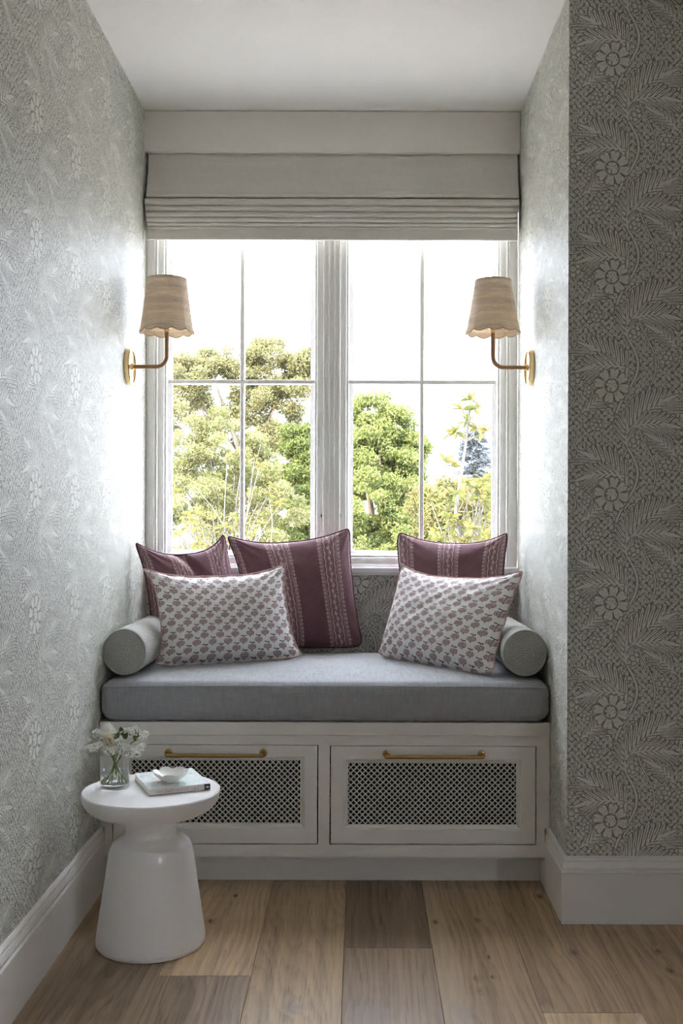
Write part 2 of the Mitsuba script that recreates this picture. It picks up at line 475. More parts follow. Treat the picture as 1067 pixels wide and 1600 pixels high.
def raffia(p, n, uv):
    u, v = mi.Float(uv.x), mi.Float(uv.y)       # u round the shade, v up it (both metres)
    band = fbm(v * 90, u * 5, 1.0, 3)
    thread = noise(v * 900, u * 40)
    warp_ = 0.5 + 0.5 * dr.sin(u * 2 * math.pi / 0.0042)
    k = 0.58 + 0.5 * band + 0.22 * thread - 0.16 * warp_ * noise(u * 200, v * 200, 5)
    return mi.Color3f(0.8, 0.70, 0.575) * k


scene['raffia'] = {'type': 'principledthin', 'base_color': proc(raffia), 'roughness': 0.8, 'diff_trans': 0.85, 'spec_trans': 0.0}
mat('raffia_lining', (0.62, 0.42, 0.32), 0.9)
mat('raffia_trim', (0.42, 0.29, 0.17), 0.8)


def cane(p, n, uv):
    k = 0.75 + 0.35 * noise(p.x * 900, p.y * 900, p.z * 900) + 0.2 * dr.sin((p.x + p.z) * 2 * math.pi / 0.0045)
    return mi.Color3f(0.33, 0.19, 0.09) * k


scene['cane_wrap'] = {'type': 'twosided', 'bsdf': {'type': 'principled', 'base_color': proc(cane), 'roughness': 0.55}}


def blind_cloth(p, n, uv):
    k = 0.88 + 0.12 * noise(p.x * 90, p.y * 700, p.z * 700) + 0.08 * noise(p.x * 700, p.y * 40, p.z * 40) + 0.06 * fbm(p.x * 3, 0.0, p.z * 60, 2)
    return mi.Color3f(0.6, 0.58, 0.54) * k


scene['blind_linen'] = {'type': 'twosided', 'bsdf': {'type': 'principled', 'base_color': proc(blind_cloth), 'roughness': 0.9, 'specular': 0.15}}
mat('table_enamel', (0.76, 0.75, 0.74), 0.18, clearcoat=0.4, clearcoat_gloss=0.9)
mat('porcelain', (0.8, 0.79, 0.76), 0.18)
mat('paper', (0.74, 0.72, 0.67), 0.8)
mat('spine_paper', (0.62, 0.6, 0.57), 0.5)
mat('ink_red', (0.36, 0.17, 0.14), 0.6)
mat('ink_black', (0.03, 0.025, 0.025), 0.5)
mat('ink_white', (0.7, 0.7, 0.68), 0.5)


def book_cover(p, n, uv):
    u, v = mi.Float(uv.x), mi.Float(uv.y)
    col = mi.Color3f(0.70, 0.735, 0.73)
    w = fbm(u * 30, v * 30, 2.0, 3)
    line = 1 - smoothstep(0.0, 0.035, dr.abs(fbm(u * 42, v * 42, 8.0, 2) - 0.5))
    col = mix(col, mi.Color3f(0.34, 0.52, 0.52), line * 0.7)
    col = mix(col, mi.Color3f(0.55, 0.68, 0.62), smoothstep(0.58, 0.7, w) * 0.45)
    r = dr.sqrt(dr.square(u - 0.058) + dr.square(v - 0.085)) + 1e-4
    th = dr.atan2(v - 0.085, u - 0.058)
    pet = 0.03 + 0.009 * dr.cos(th * 6)
    col = mix(col, mi.Color3f(0.66, 0.42, 0.40), dr.select(r < pet, 0.9 * smoothstep(0.2, 0.7, noise(th * 5, r * 180)), 0.0))
    return col


scene['book_cover'] = {'type': 'twosided', 'bsdf': {'type': 'principled', 'base_color': proc(book_cover), 'roughness': 0.35}}
mat('petal_white', (0.86, 0.86, 0.83), 0.9)
mat('petal_cream', (0.74, 0.68, 0.55), 0.9)
mat('stem_green', (0.16, 0.24, 0.06), 0.6)
mat('leaf_green', (0.075, 0.12, 0.03), 0.6)
scene['leaf_mix'] = {'type': 'principledthin', 'base_color': {'type': 'mesh_attribute', 'name': 'vertex_color'}, 'roughness': 0.6, 'diff_trans': 0.8, 'spec_trans': 0.0}
mat('bark_pale', (0.11, 0.1, 0.088), 0.9)
mat('bark_dark', (0.16, 0.13, 0.1), 0.9)


def bounce_ground(p, n, uv):  # invented pale neutral surface, out of view, bouncing daylight onto the ceiling
    return mix(mi.Color3f(0.28, 0.27, 0.25), mi.Color3f(0.4, 0.385, 0.36), fbm(p.x * 0.8, p.y * 0.8, 0.0, 4))


scene['bounce_ground'] = {'type': 'twosided', 'bsdf': {'type': 'diffuse', 'reflectance': proc(bounce_ground)}}

# ------------------------------------------------------------------ the room
struct('floor', bx(XL - 0.3, XS + 0.3, YB - 0.3, DW + 0.15, -0.2, -0.02), 'paint_room', 'brown oak plank floor in front of the window bench')
seams = [-0.79 - 0.25, -0.79, -0.54, -0.29, -0.0415, 0.212, 0.4605, 0.7085, 0.958, 1.208, 1.458, 1.708, 1.958, 2.208, 2.458]
joints = {2: [2.85, 0.9], 4: [3.036, 1.1], 6: [2.645, 0.7], 3: [1.3], 5: [1.9], 1: [1.7], 7: [1.5], 0: [2.0]}
tones = {(0, 0): 1, (1, 0): 1, (1, 1): 2, (2, 0): 1, (2, 1): 2, (2, 2): 0, (3, 0): 2, (3, 1): 0, (4, 0): 1, (4, 1): 2, (4, 2): 1, (5, 0): 3, (5, 1): 3, (6, 0): 2, (6, 1): 0, (6, 2): 3, (7, 1): 3}
pl = 0
for i in range(len(seams) - 1):
    x0, x1 = max(seams[i], XL - 0.02), min(seams[i + 1], XS + 0.02)
    if x1 - x0 < 0.03: continue
    ys = [YB - 0.02] + sorted(joints.get(i, [0.5 + 0.37 * (i % 4)])) + [DT + 0.08]
    for j in range(len(ys) - 1):
        m = bx(x0 + 0.0004, x1 - 0.0004, ys[j] + 0.0003, ys[j + 1] - 0.0003, -0.02, 0.0, 0.0011)
        tone = tones.get((i, j), (i * 7 + j * 3) % 4)
        uv = np.stack([m.vertices[:, 0] - (x0 + x1) / 2 + 5 + 10 * (pl % 23 + 1), m.vertices[:, 1] + 40 + 100 * tone], 1)
        m2 = trimesh.Trimesh(m.vertices[m.faces].reshape(-1, 3), np.arange(len(m.faces) * 3).reshape(-1, 3), process=False)
        part('floor', 'plank', m2, 'oak', uv=uv[m.faces].reshape(-1, 2))
        pl += 1

struct('ceiling', bx(XL - 0.3, XS + 0.3, YB - 0.3, DW + 0.15, H, H + 0.15), 'paint_ceiling', 'plain white ceiling over the alcove')
struct('wall_left', bx(XL - 0.15, XL, YB - 0.15, DW + 0.15, -0.02, H), 'wallpaper', 'wall left of the window seat in silvery floral wallpaper')
struct('wall_right', prism([(XR, DC), (XR + 0.12, DC + 0.12), (XR + 0.12, DW), (XR, DW)], 'z', -0.02, H), 'wallpaper', 'narrow alcove wall right of the window in silvery floral wallpaper')
struct('wall_front', prism([(XR, DC), (XS, DC), (XS, DC + 0.12), (XR + 0.12, DC + 0.12)], 'z', -0.02, H), 'wallpaper', 'wall at the right facing the room in taupe floral wallpaper')
struct('wall_back', bx(XL - 0.15, XS + 0.15, YB - 0.15, YB, -0.02, H), 'paint_room', 'plain wall behind the viewer')
wy0, wy1, wz0, wz1 = -1.7, -0.72, 0.9, 2.1  # unseen opening added to let fill daylight into the room
struct('wall_side', cat(bx(XS, XS + 0.15, YB, wy0, -0.02, H), bx(XS, XS + 0.15, wy1, DC + 0.12, -0.02, H), bx(XS, XS + 0.15, wy0, wy1, -0.02, wz0), bx(XS, XS + 0.15, wy0, wy1, wz1, H)),
       'paint_room', 'plain side wall with an unseen opening added for fill daylight')

ZB = 0.203
base_prof = [(0.0, 0.0), (0.018, 0.0), (0.018, 0.1525), (0.0195, 0.1545), (0.0195, 0.1585), (0.0165, 0.161), (0.0135, 0.1625), (0.0155, 0.166), (0.0165, 0.172), (0.0145, 0.181), (0.0115, 0.187), (0.0085, 0.1885),
             (0.0085, 0.190), (0.0115, 0.192), (0.0105, 0.197), (0.0045, ZB), (0.0, ZB)]


def skirting(pts, nrm):
    """profile swept along a 2-D path; nrm gives the offset direction (already mitred) at each path point"""
    n = len(base_prof)
    v = [[p[0] + q[0] * o, p[1] + q[1] * o, z] for p, q in zip(pts, nrm) for o, z in base_prof]
    f = []
    for i in range(len(pts) - 1):
        for k in range(n):
            a, b, c, d = i * n + k, i * n + (k + 1) % n, (i + 1) * n + (k + 1) % n, (i + 1) * n + k
            f += [[a, b, c], [a, c, d]]
    for e in (0, len(pts) - 1):
        c = len(v); v.append(list(np.mean(v[e * n:(e + 1) * n], 0)))
        f += [[c, e * n + k, e * n + (k + 1) % n] for k in range(n)]
    m = trimesh.Trimesh(v, f, process=False)
    trimesh.repair.fix_normals(m)
    return m


struct('baseboard_left', skirting([(XL, YB), (XL, DT)], [(1, 0), (1, 0)]), 'paint_trim', 'tall moulded baseboard along the left wall behind the side table')
struct('baseboard_right', skirting([(XR, DC), (XR, DT)], [(-1, -1), (-1, 0)]), 'paint_trim', 'short return of moulded baseboard beside the bench on the right')
struct('baseboard_front', skirting([(XR, DC), (XS, DC)], [(-1, -1), (0, -1)]), 'paint_trim', 'tall moulded baseboard under the dark taupe wallpaper at right')

# window wall: below and above the window
z_sill = az(899, DW - 0.02)
ZTOP = az(318, DW)
struct('wall_window', cat(bx(XL, XR, DW, DW + 0.15, -0.02, z_sill + 0.012), bx(XL, XR, DW, DW + 0.15, ZTOP, H)), 'wallpaper', 'strip of floral wallpaper under the window behind the cushions')

# ------------------------------------------------------------------ the window
win = struct('window_1', None, None, 'white casement window with two sashes of four panes each')
W = DW - 0.006


def X(px, d=W): return ax(px, d)


zb_f, zt_f = az(886, W), ZTOP
fr = []
LB = [(228, 0.0), (239.5, 0.0), (241, -0.009), (242, -0.009), (243, 0.002), (244, -0.007), (245, -0.007), (246.2, 0.014), (246.2, 0.1), (228, 0.1)]
MB = [(503.8, 0.014), (505, -0.006), (506, -0.006), (507.3, 0.006), (511.8, 0.006), (513, -0.005), (514, -0.005), (515.2, 0.008), (520.4, 0.008), (521.6, -0.005), (522.6, -0.005), (523.8, 0.006), (528.2, 0.006),
      (529.4, -0.006), (530.4, -0.006), (531.6, 0.014), (531.6, 0.1), (503.8, 0.1)]
for pts in (LB, [(1036 - a, b) for a, b in LB], MB):
    fr.append(prism([(X(a), W + b) for a, b in pts], 'z', zb_f, zt_f))
fr.append(bx(X(228), X(808), W, W + 0.1, zt_f - 0.04, zt_f))
fr.append(prism([(W + 0.1, az(886, W)), (W - 0.004, az(886, W)), (W - 0.006, az(884, W)), (W - 0.002, az(881.5, W)), (W + 0.012, az(881, W)), (W + 0.1, az(881, W))], 'x', X(246), X(790)))
part(win, 'frame', cat(*fr), 'paint_window')
zs = az(886, W)
part(win, 'sill', prism([(DW + 0.02, zs + 0.001), (DW - 0.026, zs + 0.001), (DW - 0.03, zs - 0.004), (DW - 0.027, zs - 0.02), (DW - 0.019, zs - 0.027), (DW - 0.016, az(899, DW - 0.016)), (DW + 0.02, az(899, DW - 0.016))],
                            'x', XL + 0.002, XR - 0.002), 'paint_window')
UP = 1 / 386.8


def sash(xa, xb, glass_a, glass_b, key_px):
    k = numbered(win + '__sash')
    z0, z1 = az(881, W + 0.012), zt_f - 0.03
    s = 7 * UP
    prof = [(0.0, 0.014), (7.5 * UP, 0.014), (8.5 * UP, 0.008), (9.5 * UP, 0.008), (11.2 * UP, 0.02), (12.2 * UP, 0.015), (13 * UP, 0.015), (14.4 * UP, 0.026), (20.5 * UP, 0.038), (20.5 * UP, 0.062), (0.0, 0.062)]
    m = frame_sweep(X(xa, W + 0.012), X(xb, W + 0.012), z0, z1, [(i, W + y) for i, y in prof])
    scene[k] = mikit.ply(m, 'paint_window')
    gx0, gx1 = X(glass_a, W + 0.04), X(glass_b, W + 0.04)
    gz0, gz1 = z0 + 20 * UP, z1 - 20 * UP
    mx = (gx0 + gx1) / 2
    mz = az(597.5, W + 0.03)
    hw = 3.6 * UP * 1.01

    def bar(c): return [(c - hw, W + 0.05), (c - hw, W + 0.036), (c - hw * 0.72, W + 0.02), (c + hw * 0.72, W + 0.02), (c + hw, W + 0.036), (c + hw, W + 0.05)]
    part(k, 'muntin', prism(bar(mx), 'z', gz0 - 0.004, gz1 + 0.004), 'paint_window')
    part(k, 'muntin', prism([(y, z) for z, y in bar(mz)], 'x', gx0 - 0.004, gx1 + 0.004), 'paint_window')
    for a, b in ((gx0, mx), (mx, gx1)):
        for c, d in ((gz0, mz), (mz, gz1)):
            q = (np.array([[a, W + 0.046, c], [b, W + 0.046, c], [b, W + 0.046, d], [a, W + 0.046, d]]), np.array([[0, 1, 2], [0, 2, 3]]))
            part(k, 'pane', q, 'pane_glass')
    p = at(key_px, 806, W + 0.012)
    part(k, 'keyhole', trimesh.convex.convex_hull([[p[0] + a * 0.0022, W + y, p[2] + b * 0.008] for y in (0.0115, 0.02) for a, b in ((-1, 0.5), (-1, -0.5), (1, 0.5), (1, -0.5), (0, 1), (0, -1))]), 'black_hole', label='black keyhole slot')


sash(246, 504.5, 267, 490, 502)
sash(530.5, 790, 546, 770, 531.8)

# ------------------------------------------------------------------ pelmet and roman blind
DP = 4.213
pel = thing('window_pelmet', 'plain greige pelmet board across the alcove above the folded blind', 'pelmet')
scene[pel] = mikit.ply(bx(ax(223.5, DP), ax(810.7, DP), DP, DP + 0.019, az(238.5, DP), H - 0.003, 0.0015), 'paint_cabinet')
bl = thing('roman_blind', 'folded oatmeal linen roman blind hanging under the pelmet over the window', 'blind')


def swag(profile, x0, x1, amp, seed, nx=60):
    """(y, z) profile drawn along x as a soft cloth strip, closed"""
    P = np.array(profile)
    xs = np.linspace(x0, x1, nx)
    dz = amp * (meshkit.noise(np.stack([xs * 5 + seed * 11, xs * 0, xs * 0 + seed], 1), seed) - 0.5)
    dy = amp * 0.8 * (meshkit.noise(np.stack([xs * 7 + seed * 5, xs * 0 + 3, xs * 0], 1), seed + 9) - 0.5)
    V = np.stack([np.broadcast_to(xs[:, None], (nx, len(P))), P[None, :, 0] + dy[:, None], P[None, :, 1] + dz[:, None]], -1).reshape(-1, 3)
    n, f = len(P), []
    for i in range(nx - 1):
        for k in range(n):
            a, b, c, d = i * n + k, i * n + (k + 1) % n, (i + 1) * n + (k + 1) % n, (i + 1) * n + k
            f += [[a, b, c], [a, c, d]]
    for e in (0, nx - 1):
        c = len(V); V = np.vstack([V, V[e * n:(e + 1) * n].mean(0)])
        f += [[c, e * n + k, e * n + (k + 1) % n] for k in range(n)]
    m = trimesh.Trimesh(V, f, process=False)
    trimesh.repair.fix_normals(m)
    return m


zA = az(309, 4.185)
drape = [(4.24, az(225, 4.24)), (4.236, az(245, 4.236)), (4.228, az(265, 4.228)), (4.208, az(285, 4.208)), (4.186, az(298, 4.186)), (4.18, zA + 0.012), (4.184, zA + 0.002), (4.195, zA), (4.25, zA), (4.25, az(225, 4.25))]
part(bl, 'drape', swag(drape, ax(229, 4.21), ax(807.5, 4.21), 0.003, 1), 'blind_linen', smooth=40)
for k, (a, b, yf) in enumerate([(309, 321.5, 4.176), (321.0, 330.5, 4.178), (330.0, 339.5, 4.181), (339.0, 347.5, 4.186), (347.0, 353.5, 4.192), (353.0, 359, 4.2)]):
    z1, z0 = az(a, yf), az(b, yf)
    hz = (z1 - z0) / 2
    ang = np.linspace(math.pi / 2, math.pi * 1.5, 11)
    prof = [(yf + 0.02 + 0.02 * math.cos(t), (z0 + z1) / 2 + hz * np.sign(math.sin(t)) * abs(math.sin(t)) ** 0.8) for t in ang] + [(4.245, z0), (4.245, z1)]
    part(bl, 'fold', swag(prof, ax(224.5 + 0.7 * k, 4.18), ax(809.5 - 0.6 * k, 4.18), 0.0016, 3 + k), 'blind_linen', smooth=40)
zh0, zh1 = az(375, 4.205), az(355, 4.205)
part(bl, 'hem', swag([(4.208, zh1), (4.205, zh1 - 0.012), (4.204, zh0 + 0.002), (4.206, zh0), (4.216, zh0), (4.218, zh1)], ax(228.5, 4.206), ax(807.5, 4.206), 0.0015, 21), 'blind_linen', smooth=40)

# ------------------------------------------------------------------ the window seat
bench = thing('window_bench', 'built-in painted window seat with two lattice fronted drawers', 'window seat')
ZC = az(1129, DB - 0.008)         # top of the seat board
ZF = az(1149, DB)                 # underside of the seat board
ZK = az(1339.5, DB)               # underside of the cabinet
part(bench, 'seat_board', bx(XL + 0.002, XR - 0.002, DB - 0.008, DW - 0.002, ZF, ZC, 0.002), 'paint_cabinet')
part(bench, 'toe_kick', bx(XL + 0.019, XR - 0.019, DT, DT + 0.02, 0.0, ZK + 0.004), 'paint_cabinet')
op = [(ax(177, DB), ax(498.5, DB), az(1319.5, DB, 340), az(1163.5, DB, 340)), (ax(516.5, DB), ax(839.5, DB), az(1320.5, DB, 680), az(1165.5, DB, 680))]
body = Polygon([(XL + 0.002, ZF), (XR - 0.002, ZF), (XR - 0.002, ZB), (XR - 0.0185, ZB), (XR - 0.0185, ZK), (XL + 0.0185, ZK), (XL + 0.0185, ZB), (XL + 0.002, ZB)])
for o in op: body = body.difference(sbox(o[0], o[2], o[1], o[3]))
part(bench, 'face_frame', prism(body, 'y', DB, DB + 0.022), 'paint_cabinet')
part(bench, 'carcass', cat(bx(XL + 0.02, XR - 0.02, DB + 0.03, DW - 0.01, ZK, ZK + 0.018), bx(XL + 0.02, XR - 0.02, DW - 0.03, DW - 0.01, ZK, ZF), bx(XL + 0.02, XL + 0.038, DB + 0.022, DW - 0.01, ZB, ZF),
                             bx(XR - 0.038, XR - 0.02, DB + 0.022, DW - 0.01, ZB, ZF), bx(XL + 0.02, XR - 0.02, DB + 0.0225, DB + 0.03, ZK, ZK + 0.018)), 'drawer_shade')


def quatrefoil(cx, cy, s):
    r = s * 0.165
    o = s * 0.195
    return unary_union([Point(cx + dx * o, cy + dz * o).buffer(r, 4) for dx, dz in ((1, 0), (-1, 0), (0, 1), (0, -1))] + [Point(cx, cy).buffer(s * 0.16, 2)]).simplify(s * 0.012)


def drawer(o, panel, handle, lab):
    k = numbered(bench + '__drawer')
    x0, x1, z0, z1 = o[0] + 0.0035, o[1] - 0.0035, o[2] + 0.0035, o[3] - 0.002
    px0, px1, pz0, pz1 = panel
    rim = 0.014
    y0 = DB + 0.001
    front = sbox(x0, z0, x1, z1).difference(sbox(px0 - rim, pz0 - rim, px1 + rim, pz1 + rim))
    scene[k] = mikit.ply(prism(front, 'y', y0, y0 + 0.02), 'paint_cabinet')
    prof = [(0.0, y0 - 0.0), (0.0015, y0 + 0.003), (0.005, y0 + 0.0035), (0.011, y0 + 0.0095), (rim, y0 + 0.0105), (rim, y0 + 0.018), (0.0, y0 + 0.018)]
    part(k, 'moulding', frame_sweep(px0 - rim, px1 + rim, pz0 - rim, pz1 + rim, prof), 'paint_cabinet')
    s = 9.25 / 469.7                       # spacing of the pierced flowers
    sheet = sbox(px0 - 0.004, pz0 - 0.004, px1 + 0.004, pz1 + 0.004)
    holes = []
    clip = sbox(px0 + 0.001, pz0 + 0.001, px1 - 0.001, pz1 - 0.001)
    nx, nz = int((px1 - px0) / s) + 2, int((pz1 - pz0) / s) + 2
    for i in range(nx):
        for j in range(nz):
            for h in (0, 1):
                q = quatrefoil(px0 + (i + h * 0.5) * s, pz1 - (j + h * 0.5) * s + 0.002, s * 0.98).intersection(clip)
                if not q.is_empty and q.area > 1e-6: holes.append(q)
    part(k, 'lattice', prism(sheet.difference(unary_union(holes)), 'y', y0 + 0.011, y0 + 0.015), 'paint_cabinet', label='pierced lattice panel of small flower-shaped holes')
    part(k, 'shade_sheet', bx(px0 - 0.01, px1 + 0.01, y0 + 0.0225, y0 + 0.024, pz0 - 0.01, pz1 + 0.01), 'drawer_shade', label='near-black sheet added behind the lattice as the shade inside the drawer')  # added dark sheet, painted as the shade seen through the holes
    hk = numbered(k + '__handle')
    (ha, hy), (hb, _) = handle
    A, B = at(ha, hy, DB), at(hb, hy, DB)
    zc = (A[2] + B[2]) / 2
    m = [tube([[A[0] - 0.003, y0 - 0.028, zc - 0.004], [B[0] + 0.003, y0 - 0.028, zc - 0.004]], 0.0062, 14)]
    for q in (A[0], B[0]):
        disc = lathe([(0, 0), (0.0128, 0), (0.0132, 0.002), (0.0118, 0.0045), (0.008, 0.0055), (0.0065, 0.008), (0.0055, 0.012), (0.0055, 0.026), (0, 0.026)], 28)
        disc.apply_transform(trimesh.transformations.rotation_matrix(math.pi / 2, [1, 0, 0]))
        disc.apply_translation([q, y0, zc])
        m.append(disc)
        m.append(trimesh.creation.icosphere(2, 0.0072).apply_translation([q, y0 - 0.028, zc - 0.0035]))
    scene[hk] = mikit.ply(cat(*m), 'brass_aged', 40)
    labels[hk] = {'label': 'long brass bar handle with round roses'}


drawer(op[0], (ax(205, DB), ax(470.5, DB), az(1288, DB, 340), az(1188.5, DB, 340)), ((263.5, 1176), (411.5, 1176)), 'left')
drawer(op[1], (ax(544.5, DB), ax(809, DB), az(1290.5, DB, 680), az(1193, DB, 680)), ((604, 1178.5), (752, 1178.5)), 'right')

# ------------------------------------------------------------------ cushion and bolsters
cush = thing('seat_cushion', 'long grey linen box cushion covering the window seat', 'cushion')
cx0, cx1, cy0, cy1 = XL + 0.004, XR - 0.004, DB - 0.018, DW - 0.006
cz0, cz1 = ZC + 0.002, 0.686
m = rbox(cx1 - cx0, cy1 - cy0, cz1 - cz0, 0.03, (60, 30, 8))
v = m.vertices
sx, sy = v[:, 0] / ((cx1 - cx0) / 2), v[:, 1] / ((cy1 - cy0) / 2)
top = np.clip(v[:, 2] / ((cz1 - cz0) / 2), -1, 1)
crown = (1 - np.abs(sx) ** 4) * (1 - np.abs(sy) ** 3)
v[:, 2] += np.where(top > 0, top, 0) * crown * 0.024
v[:, 1] -= 0.008 * (1 - np.abs(sx) ** 4) * np.clip(-sy, 0, 1) ** 6 * np.cos(top * 1.5)
v[:, 2] += 0.004 * np.clip(top, 0, 1) * (meshkit.fbm(np.stack([v[:, 0] * 5, v[:, 1] * 5, v[:, 2]], 1), 3, 4) - 0.5)
lift = np.clip((np.abs(sx) - 0.93) / 0.07, 0, 1) ** 2 * np.clip(-top, 0, 1)
v[:, 2] += lift * 0.018
m.vertices = v + [(cx0 + cx1) / 2, (cy0 + cy1) / 2, (cz0 + cz1) / 2]
scene[cush] = mikit.ply(m, 'linen_grey', True)
mat('linen_piping', (0.4, 0.41, 0.42), 0.85)
xs = np.linspace(cx0 + 0.012, cx1 - 0.012, 60)
sxx = (xs - (cx0 + cx1) / 2) / ((cx1 - cx0) / 2)
part(cush, 'piping', tube(np.stack([xs, cy0 - 0.008 * (1 - np.abs(sxx) ** 4) * 0.55 + 0.003, cz1 - 0.012 + 0 * xs + 0.0035 * (1 - np.abs(sxx) ** 4)], 1), 0.0022, 6), 'linen_piping', smooth=True)


def bolster(label, c_front, dirx, r, length, squash):
    b = thing('bolster', label, 'bolster cushion', 'bolsters at the ends of the seat')
    n, L = 64, length
    prof = [(0.0, r * 0.93), (0.004, r * 0.985), (0.012, r), (L - 0.012, r), (L - 0.004, r * 0.985), (L, r * 0.93)]
    d = np.array([dirx, 1, 0]) / math.hypot(dirx, 1)
    s = np.array([d[1], -d[0], 0])
    ang = np.arange(n + 1) * 2 * math.pi / n
    V, UV, Fc = [], [], []
    for t, rr in prof:
        for a in ang:
            V.append(c_front + d * t + s * (rr * squash * math.cos(a)) + np.array([0, 0, rr * math.sin(a)]))
            UV.append((t * 0.55, a * r))
    for i in range(len(prof) - 1):
        for k in range(n):
            a, b_ = i * (n + 1) + k, i * (n + 1) + k + 1
            Fc += [[a, a + n + 1, b_ + n + 1], [a, b_ + n + 1, b_]]
    m = trimesh.Trimesh(V, Fc, process=False)
    part(b, 'body', m, 'bolster_weave', True, uv=UV)
    for e, yy in ((0, 0.0), (1, L)):
        V, UV = [c_front + d * (yy + (-0.006 if e == 0 else 0.006))], [(0.5, 0.5)]
        for rr in (0.5, 0.93):
            for a in ang[:-1]:
                V.append(c_front + d * (yy + (-1 if e == 0 else 1) * 0.006 * (1 - (rr / 0.93) ** 2)) + s * (r * rr * squash * math.cos(a)) + np.array([0, 0, r * rr * math.sin(a)]))
                UV.append((0.5 + r * rr * math.cos(a), 0.5 + r * rr * math.sin(a)))
        Fc = [[0, 1 + k, 1 + (k + 1) % n] for k in range(n)]
        for k in range(n):
            a, b_ = 1 + k, 1 + (k + 1) % n
            Fc += [[a, a + n, b_ + n], [a, b_ + n, b_]]
        part(b, 'end_panel', trimesh.Trimesh(V, Fc, process=False), 'bolster_weave', True, uv=UV)
        part(b, 'piping', tube([c_front + d * yy + s * (r * 0.95 * squash * math.cos(a)) + np.array([0, 0, r * 0.95 * math.sin(a)]) for a in ang[:-1]], 0.0028, 6, True), 'bolster_piping', True)


rb = 0.0795
bolster('pale woven round bolster against the left wall beside the flower printed pillow', np.array([ax(195, 3.56) , 3.56, az(1019, 3.56, 195)]), 0.02, rb, 0.5, 0.93)
bolster('pale woven round bolster against the right alcove wall', np.array([ax(821.2, 3.56), 3.56, az(1020.5, 3.56, 821)]), -0.02, rb, 0.5, 0.955)


